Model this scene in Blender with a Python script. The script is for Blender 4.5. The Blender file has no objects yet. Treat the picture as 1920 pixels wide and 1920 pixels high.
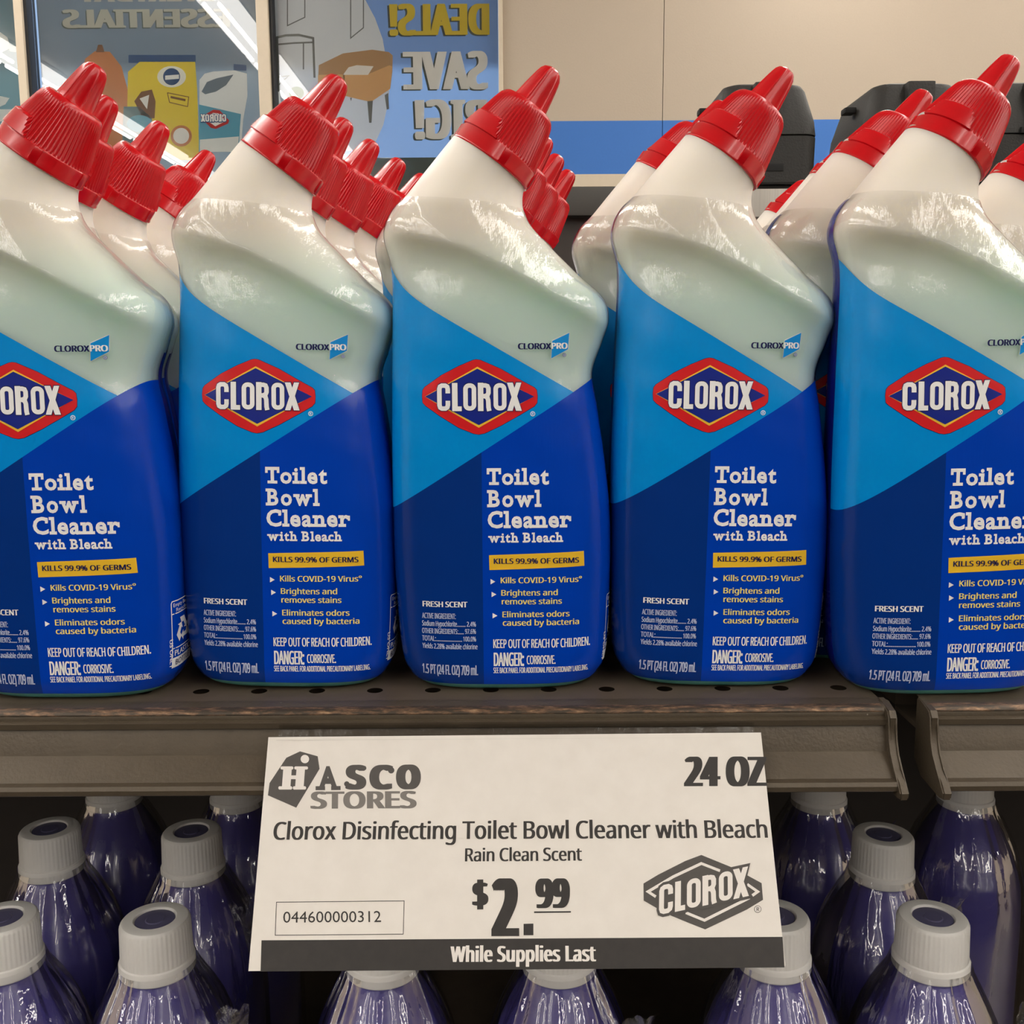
import bpy, bmesh, math, random, json
from mathutils import Vector, Matrix
from mathutils.bvhtree import BVHTree
SC = bpy.context.scene
COL = SC.collection
R = math.radians
# ------------------------------------------------------------ camera, world, sun, exposure
cam_d = bpy.data.cameras.new('camera'); cam = bpy.data.objects.new('camera', cam_d); COL.objects.link(cam)
cam_d.sensor_width = 36.0; cam_d.lens = 36.0; cam_d.clip_start = 0.02; cam_d.clip_end = 60
cam.matrix_world = Matrix.Translation((0, -.44, .1385)) @ Matrix.Rotation(R(90 - 8.5), 4, 'X') @ Matrix.Rotation(R(-.34), 4, 'Z')
SC.camera = cam
W = bpy.data.worlds.new('world'); SC.world = W; W.use_nodes = True
W.node_tree.nodes['Background'].inputs[0].default_value = (.42, .62, .95, 1)
W.node_tree.nodes['Background'].inputs[1].default_value = .9
sun_d = bpy.data.lights.new('sun', 'SUN'); sun_d.energy = 7.0; sun_d.angle = R(2.0); sun_d.color = (1, .95, .87)
sun = bpy.data.objects.new('sun', sun_d); COL.objects.link(sun); sun.rotation_euler = (R(-48), 0, R(8))
SC.view_settings.view_transform = 'Standard'; SC.view_settings.look = 'None'
SC.view_settings.exposure = 0.13; SC.view_settings.gamma = 1.0; SC.view_settings.use_curve_mapping = False
LAMP = 8.0          # emission of the fluorescent tubes

# ------------------------------------------------------------ node helpers and materials
class N:
    def __init__(s, name):
        s.m = bpy.data.materials.new(name); s.m.use_nodes = True
        s.t = s.m.node_tree; s.t.nodes.clear(); s.out = s.t.nodes.new('ShaderNodeOutputMaterial')
    def n(s, kind, **kw):
        x = s.t.nodes.new('ShaderNode' + kind)
        for k, v in kw.items(): setattr(x, k, v)
        return x
    def l(s, a, b): s.t.links.new(a, b)
    def put(s, sock, v):
        if hasattr(v, 'links') or hasattr(v, 'is_output'): s.l(v, sock)
        else: sock.default_value = v
    def math(s, op, a, b=0.0, clamp=False):
        x = s.n('Math', operation=op); x.use_clamp = clamp
        s.put(x.inputs[0], a); s.put(x.inputs[1], b); return x.outputs[0]
    def add(s, a, b): return s.math('ADD', a, b)
    def sub(s, a, b): return s.math('SUBTRACT', a, b)
    def mul(s, a, b): return s.math('MULTIPLY', a, b)
    def gt(s, a, b): return s.math('GREATER_THAN', a, b)
    def lt(s, a, b): return s.math('LESS_THAN', a, b)
    def mix(s, f, a, b):
        x = s.n('Mix', data_type='RGBA'); s.put(x.inputs[0], f); s.put(x.inputs[6], a); s.put(x.inputs[7], b); return x.outputs[2]
    def noise(s, scale, detail=3.0, vec=None, rough=.5):
        x = s.n('TexNoise'); x.inputs['Scale'].default_value = scale; x.inputs['Detail'].default_value = detail
        x.inputs['Roughness'].default_value = rough
        if vec is None: vec = s.obj()
        s.l(vec, x.inputs['Vector']); return x.outputs['Fac']
    def obj(s):
        x = s.n('TexCoord'); return x.outputs['Object']
    def mapped(s, scale, vec=None):
        x = s.n('Mapping'); x.inputs['Scale'].default_value = scale; s.l(vec or s.obj(), x.inputs['Vector']); return x.outputs[0]
    def ramp(s, f, stops):
        x = s.n('ValToRGB'); s.l(f, x.inputs[0]); e = x.color_ramp.elements
        while len(e) < len(stops): e.new(.5)
        for i, (p, c) in enumerate(stops): e[i].position = p; e[i].color = c
        return x.outputs[0]
    def bump(s, h, dist, strength=1.0):
        x = s.n('Bump'); x.inputs['Distance'].default_value = dist; x.inputs['Strength'].default_value = strength
        s.l(h, x.inputs['Height']); return x.outputs[0]
    def pbr(s, color, rough=.5, metal=0.0, spec=.5, normal=None, coat=0.0, sss=0.0, sssr=None, trans=0.0):
        x = s.n('BsdfPrincipled')
        s.put(x.inputs['Base Color'], color); s.put(x.inputs['Roughness'], rough); x.inputs['Metallic'].default_value = metal
        x.inputs['Specular IOR Level'].default_value = spec; x.inputs['Coat Weight'].default_value = coat; x.inputs['Coat Roughness'].default_value = .08
        if sss: x.inputs['Subsurface Weight'].default_value = sss; x.inputs['Subsurface Radius'].default_value = sssr; x.inputs['Subsurface Scale'].default_value = 1.0
        if trans: x.inputs['Transmission Weight'].default_value = trans
        if normal is not None: s.l(normal, x.inputs['Normal'])
        return x.outputs[0]
    def shmix(s, f, a, b):
        x = s.n('MixShader'); s.put(x.inputs[0], f); s.l(a, x.inputs[1]); s.l(b, x.inputs[2]); return x.outputs[0]
    def done(s, sh): s.l(sh, s.out.inputs[0]); return s.m

def col(r, g, b):            # sRGB 0-255 to linear
    f = lambda c: (c / 255 / 12.92) if c / 255 <= .04045 else ((c / 255 + .055) / 1.055) ** 2.4
    return (f(r), f(g), f(b), 1)
def plain(name, c, rough=.5, var=.06, scale=40, metal=0.0, spec=.5, coat=0.0, bump=0.0):
    k = N(name); f = k.noise(scale)
    d = tuple(x * (1 - var) for x in c[:3]) + (1,); e = tuple(min(1, x * (1 + var)) for x in c[:3]) + (1,)
    return k.done(k.pbr(k.mix(f, d, e), rough, metal, spec, k.bump(f, bump) if bump else None, coat))

M = {}
def ink(name, c, rough=.3): M[name] = plain('ink_' + name, c, rough, .02, 300)
C_LIGHT, C_MID, C_NAVY, C_DEEP = col(0, 146, 226), col(0, 64, 186), col(6, 52, 134), col(20, 30, 130)
ink('white', col(250, 250, 250)); ink('cream', col(250, 232, 130)); ink('yellow', col(246, 198, 52)); ink('navy', col(14, 22, 84))
ink('red', col(222, 30, 36)); ink('light', C_LIGHT); ink('emblem', col(16, 38, 140)); ink('gold', col(250, 200, 60)); ink('pale', col(196, 208, 240))
def deco():
    k = N('fluted_red_plastic'); f = k.noise(120)
    return k.done(k.pbr(k.mix(f, col(190, 0, 14), col(204, 2, 20)), .27, 0, .5, None, .2))
M['cap'] = deco()

# the printed shrink sleeve: clear film, two blues and a navy panel split by straight lines in the bottle's own x and z
UP, LOW = (.1423, -.5780), (.1056, .6380)      # z at x = 0 and slope of the two diagonals
def sleeve_mat():
    k = N('printed_shrink_film'); o = k.obj(); sp = k.n('SeparateXYZ'); k.l(o, sp.inputs[0]); x, y, z = sp.outputs
    up = k.add(k.add(k.mul(x, UP[1]), UP[0]), k.mul(k.math('EXPONENT', k.mul(k.add(x, .0455), -200.0)), .0110))
    low = k.add(k.mul(x, LOW[1]), LOW[0])
    blue = k.lt(z, low); light = k.mul(k.lt(z, up), k.sub(1.0, blue))
    navy = k.lt(x, -.0072)
    back = k.gt(y, k.add(-.0035, k.mul(k.gt(x, 0.0), .006)))
    backz = k.lt(z, k.sub(.172, k.mul(x, .72)))
    c = k.mix(navy, C_MID, C_NAVY); c = k.mix(light, c, C_LIGHT); c = k.mix(back, c, C_DEEP)
    printed = k.math('ADD', k.mul(back, backz), k.mul(k.sub(1.0, back), k.math('MAXIMUM', blue, light)), True)
    fine = k.noise(1.0, 4.0, k.mapped((900, 900, 90)), .6)
    big = k.noise(1.0, 2.0, k.mapped((60, 60, 25)))
    nb = k.bump(k.add(k.mul(fine, .10), big), .0011, .55)
    p = k.pbr(c, .2, 0, .38, nb, 0)
    crink = k.noise(1.0, 4.0, k.mapped((260, 260, 120)), .62)
    nc = k.bump(k.add(k.mul(crink, .15), k.mul(big, .30)), .0022, .7)
    gl = k.n('BsdfGlossy'); gl.inputs['Roughness'].default_value = .03; k.l(nc, gl.inputs['Normal'])
    fr = k.n('Fresnel'); fr.inputs['IOR'].default_value = 1.5; k.l(nc, fr.inputs['Normal'])
    tr = k.n('BsdfTransparent'); tr.inputs[0].default_value = (.99, .99, .99, 1)
    clear = k.shmix(k.math('MINIMUM', k.mul(fr.outputs[0], 1.6), .45), tr.outputs[0], gl.outputs[0])
    return k.done(k.shmix(printed, clear, p))
M['sleeve'] = sleeve_mat()
def hdpe():
    k = N('milky_bottle_plastic'); o = k.obj(); sp = k.n('SeparateXYZ'); k.l(o, sp.inputs[0])
    n = k.noise(30, 2)
    h = k.math('MULTIPLY', k.sub(k.add(sp.outputs[2], k.mul(k.sub(n, .5), .006)), .160), 32.0, True)
    c = k.mix(h, (.74, .93, .84, 1), (.85, .80, .71, 1))
    c = k.mix(k.lt(sp.outputs[2], .008), c, (.10, .34, .29, 1))
    return k.done(k.pbr(c, .38, 0, .4, None, 0, .8, (.014, .014, .012)))
M['hdpe'] = hdpe()
def film(name, ior=1.45, gain=1.6, rough=.06, sc=(60, 60, 14), dist=.004, cap=.5, tint=.96):
    k = N(name); f = k.noise(1.0, 4.0, k.mapped(sc), .6); nb = k.bump(f, dist, .8)
    gl = k.n('BsdfGlossy'); gl.inputs['Roughness'].default_value = rough; k.l(nb, gl.inputs['Normal'])
    fr = k.n('Fresnel'); fr.inputs['IOR'].default_value = ior; k.l(nb, fr.inputs['Normal'])
    tr = k.n('BsdfTransparent'); tr.inputs[0].default_value = (tint, tint, tint, 1)
    return k.done(k.shmix(k.math('MINIMUM', k.mul(fr.outputs[0], gain), cap), tr.outputs[0], gl.outputs[0]))
M['wrap'] = film('clear_shrink_wrap', 1.45, 2.2, .035, (70, 70, 20), .0006, .6, .99)
M['ear'] = film('crinkled_film_edge', 1.5, 1.4, .08, (300, 300, 300), .002, .6, .97)
M['tape'] = film('clear_adhesive_tape', 1.45, 1.2, .15, (150, 150, 150), .0008, .4, .86)
M['glass'] = film('window_glass', 1.5, 1.6, .01, (.6, .6, .6), .0002, .4, .97)
def metal():
    k = N('dark_brown_enamelled_steel'); f = k.noise(55, 5, None, .65); g = k.noise(700, 2)
    c = k.mix(f, col(72, 63, 51), col(92, 81, 66))
    wear = k.math('MULTIPLY', k.sub(k.noise(38, 6, None, .7), .70), 14.0, True)
    c = k.mix(wear, c, col(150, 122, 92))
    chip = k.math('MULTIPLY', k.sub(k.noise(150, 2, None, .5), .775), 40.0, True); c = k.mix(chip, c, col(206, 196, 180))
    return k.done(k.pbr(c, .42, .25, .5, k.bump(g, .00012)))
M['steel'] = metal()
def lip():
    k = N('worn_shelf_edge'); f = k.noise(1.0, 5, k.mapped((110, 500, 500)), .7)
    c = k.ramp(f, [(.46, col(72, 63, 54)), (.60, col(128, 100, 78)), (.74, col(190, 158, 122))])
    return k.done(k.pbr(c, .4, .5, .5))
M['lip'] = lip()
M['deck'] = plain('brown_shelf_deck', col(88, 77, 65), .5, .25, 60, .1)
M['peg'] = plain('dark_pegboard', col(64, 58, 54), .6, .15, 50)
M['rail'] = plain('grey_rail_steel', col(78, 76, 73), .45, .08, 30, .2)
M['dark'] = plain('near_black', (.006, .006, .007, 1), .7)
M['black'] = plain('matt_black_plastic', col(46, 45, 43), .55, .1, 500, 0, .4, 0, .0003)
M['blackgap'] = plain('black_recess', col(18, 18, 18), .7)
def brushed():
    k = N('brushed_stainless'); f = k.noise(1.0, 3, k.mapped((600, 600, 3)))
    return k.done(k.pbr(k.mix(f, (.42, .40, .37, 1), (.62, .60, .56, 1)), .3, 1.0, .5))
M['stainless'] = brushed()
def paper():
    k = N('sign_paper'); f = k.noise(120, 4); return k.done(k.pbr(k.mix(f, col(222, 216, 208), col(234, 229, 222)), .75, 0, .3))
M['paper'] = paper()
M['toner'] = plain('printer_toner', col(42, 38, 36), .55, .35, 260)
M['toner_grey'] = plain('grey_toner', col(78, 74, 71), .6, .12, 400)
M['toner_light'] = plain('light_grey_toner', col(120, 115, 110), .6, .12, 400)
M['paperw'] = plain('paper_white', col(232, 226, 220), .75, .02)
def purple():
    k = N('violet_bottle'); n = k.noise(25, 2)
    return k.done(k.pbr(k.mix(n, col(80, 74, 146), col(92, 86, 158)), .3, 0, .5, None, .2, .3, (.004, .004, .008)))
M['purple'] = purple()
M['whitecap'] = plain('white_cap_plastic', col(240, 238, 234), .42, .03, 80)
M['capinset'] = plain('violet_cap_inset', col(96, 94, 126), .4, .08, 90)
M['wall'] = plain('beige_wall_panel', col(190, 176, 158), .6, .03, 120, 0, .4, 0, .0004)
M['stripe'] = plain('blue_wall_band', col(58, 118, 200), .6, .03, 120)
M['trimw'] = plain('cream_trim', col(214, 200, 178), .55, .03)
M['frame'] = plain('beige_window_frame', col(214, 200, 178), .5, .04)
M['gasket'] = plain('black_gasket', col(20, 22, 26), .5)
M['ceil'] = plain('white_ceiling', col(222, 216, 206), .8, .03)
M['floor'] = plain('grey_floor_tile', col(120, 112, 104), .4, .06, 3)
M['roomwall'] = plain('warm_store_wall', col(190, 176, 158), .7, .04)
M['concrete'] = plain('pale_concrete', col(150, 148, 142), .8, .1, 4)
M['leaf'] = plain('dark_green_leaves', col(52, 66, 46), .6, .5, 18)
def emis(name, c, s):
    k = N(name); e = k.n('Emission'); e.inputs[0].default_value = c; e.inputs[1].default_value = s; return k.done(e.outputs[0])
M['tube'] = emis('fluorescent_tube', (1, .95, .88, 1), LAMP * 3.0); M['lens'] = emis('lamp_lens', (1, .95, .88, 1), LAMP * .85)
M['lampbody'] = plain('white_lamp_body', col(235, 232, 226), .4)
def poster(name, c):
    k = N('poster_' + name); f = k.noise(3, 3); a = tuple(x * .96 for x in c[:3]) + (1,)
    d = k.n('BsdfDiffuse'); t = k.n('BsdfTranslucent'); cc = k.mix(f, a, c); k.l(cc, d.inputs[0]); k.l(cc, t.inputs[0])
    M['p_' + name] = k.done(k.shmix(.3, d.outputs[0], t.outputs[0]))
for nm, c in dict(slate=(112, 130, 144), grey=(176, 178, 166), blue=(128, 166, 218), white=(248, 248, 242), yellow=(228, 206, 70), shadow=(84, 96, 92), pale=(232, 236, 232), line=(120, 124, 118),
                  tan=(236, 190, 132), tand=(194, 156, 112), orange=(196, 130, 84), red=(200, 60, 60), aqua=(90, 170, 196), navy=(44, 84, 130), brown=(120, 84, 60),
                  dark=(52, 66, 66), green=(132, 160, 104), teal=(92, 128, 138)).items(): poster(nm, col(*c))

# ------------------------------------------------------------ object helpers
def link(name, me, mats, parent=None, smooth=True):
    o = bpy.data.objects.new(name, me); COL.objects.link(o)
    for m in (mats if isinstance(mats, (list, tuple)) else [mats]): me.materials.append(M[m] if isinstance(m, str) else m)
    if smooth:
        me.polygons.foreach_set('use_smooth', [True] * len(me.polygons))
    if parent: o.parent = parent
    return o
def sharp(me, ang=35):
    bm = bmesh.new(); bm.from_mesh(me)
    for e in bm.edges:
        if len(e.link_faces) == 2 and e.calc_face_angle(0) > R(ang): e.smooth = False
    bm.to_mesh(me); bm.free()
def obj(name, bm, mats, parent=None, smooth=True, ang=35):
    me = bpy.data.meshes.new(name); bm.normal_update(); bm.to_mesh(me); bm.free()
    o = link(name, me, mats, parent, smooth)
    if smooth: sharp(me, ang)
    return o
def tag(o, label=None, cat=None, group=None, kind=None):
    for k, v in (('label', label), ('category', cat), ('group', group), ('kind', kind)):
        if v: o[k] = v
    return o
def thing(name, label, cat, loc=(0, 0, 0), rz=0, group=None):
    o = bpy.data.objects.new(name, None); COL.objects.link(o); o.location = loc; o.rotation_euler = (0, 0, rz); o.empty_display_size = .01
    return tag(o, label, cat, group)
def copy_tree(o, parent=None):
    c = o.copy(); COL.objects.link(c)
    if parent: c.parent = parent
    for ch in list(o.children): copy_tree(ch, c)
    return c
def box(bm, x0, x1, y0, y1, z0, z1, bevel=0, seg=2, mi=0):
    v = [bm.verts.new(p) for p in ((x0, y0, z0), (x1, y0, z0), (x1, y1, z0), (x0, y1, z0), (x0, y0, z1), (x1, y0, z1), (x1, y1, z1), (x0, y1, z1))]
    fs = [bm.faces.new([v[i] for i in q]) for q in ((3, 2, 1, 0), (4, 5, 6, 7), (0, 1, 5, 4), (1, 2, 6, 5), (2, 3, 7, 6), (3, 0, 4, 7))]
    for f in fs: f.material_index = mi
    if bevel:
        es = {e for f in fs for e in f.edges}
        bmesh.ops.bevel(bm, geom=list(es), offset=bevel, segments=seg, affect='EDGES', profile=.7)
    return v
def bx(*a, **k):
    bm = bmesh.new(); box(bm, *a, **k); return bm
def rings(bm, loops, close0=True, close1=True, mi=0):
    prev = None; allr = []
    for lp in loops:
        cur = [bm.verts.new(p) for p in lp]; allr.append(cur)
        if prev:
            n = len(cur)
            for i in range(n): bm.faces.new((prev[i], prev[(i + 1) % n], cur[(i + 1) % n], cur[i])).material_index = mi
        prev = cur
    if close0: bm.faces.new(list(reversed(allr[0]))).material_index = mi
    if close1: bm.faces.new(allr[-1]).material_index = mi
    return allr
def lathe(bm, prof, n=48, fn=None, close0=True, close1=True, sy=1.0):
    loops = []
    for j, (r, z) in enumerate(prof):
        lp = []
        for i in range(n):
            a = 2 * math.pi * i / n; rr = r * (fn(a, z, j) if fn else 1.0)
            lp.append(Vector((rr * math.cos(a), rr * math.sin(a) * sy, z)))
        loops.append(lp)
    return rings(bm, loops, close0, close1)
def extrude_x(bm, prof, x0, x1, mi=0):       # closed (y, z) outline
    return rings(bm, [[Vector((x0, y, z)) for y, z in prof], [Vector((x1, y, z)) for y, z in prof]], True, True, mi)

# ------------------------------------------------------------ lettering
import os
try: INTER = bpy.data.fonts.load(os.path.join(bpy.utils.system_resource('DATAFILES', path='fonts'), 'NotoSansHebrew-Regular.woff2'))
except Exception: INTER = None
_fc = {}
def glyphs(s, off=0.0, space=1.0, hv=False):
    key = (s, off, space, hv)
    if key not in _fc:
        cu = bpy.data.curves.new('t', 'FONT'); cu.body = s; cu.size = 1.0; cu.offset = off; cu.resolution_u = 3; cu.space_character = space
        if hv and INTER: cu.font = INTER
        o = bpy.data.objects.new('t', cu); COL.objects.link(o)
        dg = bpy.context.evaluated_depsgraph_get(); me = bpy.data.meshes.new_from_object(o.evaluated_get(dg))
        v = [(p.co.x, p.co.y) for p in me.vertices]; f = [tuple(p.vertices) for p in me.polygons]
        bpy.data.objects.remove(o); bpy.data.meshes.remove(me); bpy.data.curves.remove(cu)
        _fc[key] = (v, f)
    return _fc[key]
CAPH = max(v[1] for v in glyphs('H')[0]); CAPI = max(v[1] for v in glyphs('H', hv=True)[0])
def merged(parts, stack=True):
    V, F = [], []
    for k, (v, f) in enumerate(parts):         # overlapping strokes are stacked a hair apart
        b = len(V); V += [(p[0], p[1], (p[2] if len(p) > 2 else 0) + (k if stack else 0)) for p in v]; F += [tuple(i + b for i in q) for q in f]
    return V, F
def rect(x0, y0, x1, y1): return ([(x0, y0), (x1, y0), (x1, y1), (x0, y1)], [(0, 1, 2, 3)])
def shift(vf, dx, dy=0): return ([(p[0] + dx, p[1] + dy) + tuple(p[2:]) for p in vf[0]], vf[1])
def slab_text(s, off=.035):
    parts, x = [], 0.0; XH = max(v[1] for v in glyphs('x', off)[0]); AS = max(v[1] for v in glyphs('l', off)[0]); H = CAPH + off
    t, e, st = .13, .085, .17
    for ch in s:
        if ch == ' ': x += .30; continue
        v, f = glyphs(ch, off); x0 = min(p[0] for p in v); x1 = max(p[0] for p in v); w = x1 - x0; g = []
        b = -off
        if ch in 'ilhnrBT': pass
        if ch == 'T': g += [rect(w / 2 - .23, b, w / 2 + .23, b + t), rect(-.02, H - .27, .10, H), rect(w - .10, H - .27, w + .02, H)]
        if ch == 'i': g += [rect(-e, b, w + e, b + t), rect(-e, XH - t, w, XH)]
        if ch == 'l': g += [rect(-e, b, w + e, b + t), rect(-e, AS - t, w, AS)]
        if ch == 'B': g += [rect(-e, b, .2, b + t), rect(-e, H - t, .2, H)]
        if ch == 'h': g += [rect(-e, b, st + e * .7, b + t), rect(w - st - e * .7, b, w + e, b + t), rect(-e, AS - t, st, AS)]
        if ch == 'n': g += [rect(-e, b, st + e * .7, b + t), rect(w - st - e * .7, b, w + e, b + t), rect(-e, XH - t, st * .8, XH)]
        if ch == 'r': g += [rect(-e, b, st + e, b + t), rect(-e, XH - t, st * .8, XH), rect(w - .06, XH - .24, w + .03, XH - .02)]
        if ch == 'w': g += [rect(-e * .6, XH - t, .26, XH), rect(w - .26, XH - t, w + e * .6, XH)]
        if ch == 'a': g += [rect(w - .1, b, w + e, b + t)]
        if ch == 'C': g += [rect(w - .14, H - .27, w - .02, H - .03)]
        if ch in 'AH':
            if ch == 'H': xs = ((0, .2), (w - .2, w)); 
            else: xs = ((-.02, .2), (w - .2, w + .02))
            for a, c in xs:
                g.append(rect(a - e, b, c + e, b + t))
                if ch == 'H': g.append(rect(a - e, H - t, c + e, H))
        ex = e if ch in 'ilhnrBwAH' else 0
        x += ex * .75
        parts.append(shift(merged([shift((v, f), -x0)] + g), x)); x += w + ex * .75 + .055
    return merged(parts, False)
def stroke(path, hw, closed=False):
    n = len(path); L, Rr = [], []
    for i, (x, y) in enumerate(path):
        if closed: a, b = path[i - 1], path[(i + 1) % n]
        else: a, b = path[max(0, i - 1)], path[min(n - 1, i + 1)]
        def nrm(p, q):
            d = math.hypot(q[0] - p[0], q[1] - p[1]) or 1; return (-(q[1] - p[1]) / d, (q[0] - p[0]) / d)
        if closed or 0 < i < n - 1:
            n1, n2 = nrm(a, (x, y)), nrm((x, y), b); mx, my = n1[0] + n2[0], n1[1] + n2[1]; d = math.hypot(mx, my) or 1
            mx, my = mx / d, my / d; k = 1 / max(.4, mx * n1[0] + my * n1[1])
        else: (mx, my), k = nrm(a, b), 1
        L.append((x + mx * hw * k, y + my * hw * k)); Rr.append((x - mx * hw * k, y - my * hw * k))
    V = L + Rr; m = n if closed else n - 1
    return V, [(i, (i + 1) % n, n + (i + 1) % n, n + i) for i in range(m)]
def rrect(x0, y0, x1, y1, r, k=6):
    p = []
    for cx, cy, a0 in ((x1 - r, y0 + r, -90), (x1 - r, y1 - r, 0), (x0 + r, y1 - r, 90), (x0 + r, y0 + r, 180)):
        for i in range(k + 1):
            a = R(a0 + 90 * i / k); p.append((cx + r * math.cos(a), cy + r * math.sin(a)))
    return p
def brand_word(grow=0.0):       # six condensed block capitals, unit height, about three wide
    h = .079 + grow; parts = []; lo, hi = .095, .905
    O = lambda x: stroke(rrect(x + .095, lo, x + .385, hi, .13), h, True)
    parts.append(stroke([(.385, .64)] + [(px, py) for px, py in rrect(.095, lo, .385, hi, .13)[8:28]] + [(.30, .095), (.355, .13), (.385, .2), (.385, .36)] if False else
                        [(.385, .63), (.385, .78), (.365, .86), (.30, .905), (.18, .905), (.12, .87), (.095, .79), (.095, .21), (.12, .13), (.18, .095), (.30, .095), (.365, .14), (.385, .22), (.385, .37)], h))
    g = grow
    parts += [rect(.53 - g, 0 - g, .72 + g, 1 + g), rect(.53 - g, -g, .86 + g, .17 + g), O(.90)]
    parts += [rect(1.42 - g, -g, 1.61 + g, 1 + g), stroke([(1.5, .905), (1.68, .905), (1.75, .88), (1.785, .8), (1.785, .64), (1.75, .56), (1.66, .525), (1.5, .525)], h),
              stroke([(1.67, .52), (1.745, .48), (1.775, .38), (1.785, .12), (1.81, -g)], h), O(1.94)]
    parts += [([(2.42 - g, 1 + g), (2.62 + g, 1 + g), (2.93 + g, -g), (2.73 - g, -g)], [(0, 1, 2, 3)]), ([(2.42 - g, -g), (2.61 + g, -g), (2.92 + g, 1 + g), (2.74 - g, 1 + g)], [(0, 1, 2, 3)])]
    return merged(parts)
def circle(cx, cy, r, k=20): return [(cx + r * math.cos(2 * math.pi * i / k), cy + r * math.sin(2 * math.pi * i / k)) for i in range(k)]

def typeset(item):
    """turn a layout entry into flat triangles in its own plane: (verts, faces, material, layer)"""
    kind = item[0]
    if kind == 'p': return [tuple(p) for p in item[1]], [tuple(range(len(item[1])))], item[2], item[3]
    if kind == 's': v, f = stroke([tuple(p) for p in item[1]], item[2], item[5]); return v, f, item[3], item[4]
    _, s, P0, P1, U, mat, layer, st = item
    bxx = st.get('bx', 0); 
    if st.get('slab'): v, f = slab_text(s, st.get('off', .035)); h0 = CAPH
    elif st.get('brand'): v, f = brand_word(st.get('grow', 0)); h0 = 1.0
    else: v, f = glyphs(s, st.get('off', 0), st.get('sp', 1.0), bool(st.get('hv'))); h0 = CAPI if st.get('hv') else CAPH
    if bxx: v, f = merged([shift((v, f), d) for d in ([bxx * (k / 3 - 1) for k in range(7)] if bxx > .05 else [-bxx, 0, bxx])])
    xa, xb = min(p[0] for p in v), max(p[0] for p in v)
    if st.get('brand') : xa, xb = 0.0, 2.93
    e = ((P1[0] - P0[0]) / (xb - xa), (P1[1] - P0[1]) / (xb - xa)); u = (U[0] / h0, U[1] / h0)
    return [(P0[0] + e[0] * (x - xa) + u[0] * y, P0[1] + e[1] * (x - xa) + u[1] * y, (p[2] if len(p) > 2 else 0)) for p in v for x, y in (p[:2],)], f, mat, layer
def print_mesh(name, items, mp, parent, step=.1, maxlen=None, gap=.00007):
    """one mesh of ink: every entry triangulated, refined so it can follow the surface, then laid on it by mp(u, v, height)"""
    mats, verts, faces, mids = [], [], [], []
    for it in items:
        v, f, mat, layer = typeset(it)
        if mat not in mats: mats.append(mat)
        b2 = bmesh.new(); vs = [b2.verts.new((p[0], p[1], (p[2] if len(p) > 2 else 0) * 1e-9)) for p in v]
        for q in f:
            try: b2.faces.new([vs[i] for i in q])
            except ValueError: pass
        bmesh.ops.triangulate(b2, faces=b2.faces[:])
        if maxlen:
            for _ in range(6):
                es = [e for e in b2.edges if e.calc_length() > maxlen]
                if not es: break
                bmesh.ops.subdivide_edges(b2, edges=es, cuts=1); bmesh.ops.triangulate(b2, faces=[q for q in b2.faces if len(q.verts) > 3])
        b2.verts.index_update(); base = len(verts)
        verts += [mp(q.co.x, q.co.y, gap * (layer + 1) + q.co.z * 1e9 * gap * .09) for q in b2.verts]
        for q in b2.faces: faces.append([base + w.index for w in q.verts]); mids.append(mats.index(mat))
        b2.free()
    me = bpy.data.meshes.new(name); me.from_pydata([tuple(p) for p in verts], [], faces)
    me.polygons.foreach_set('material_index', mids)
    return link(name, me, mats, parent, False)

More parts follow.
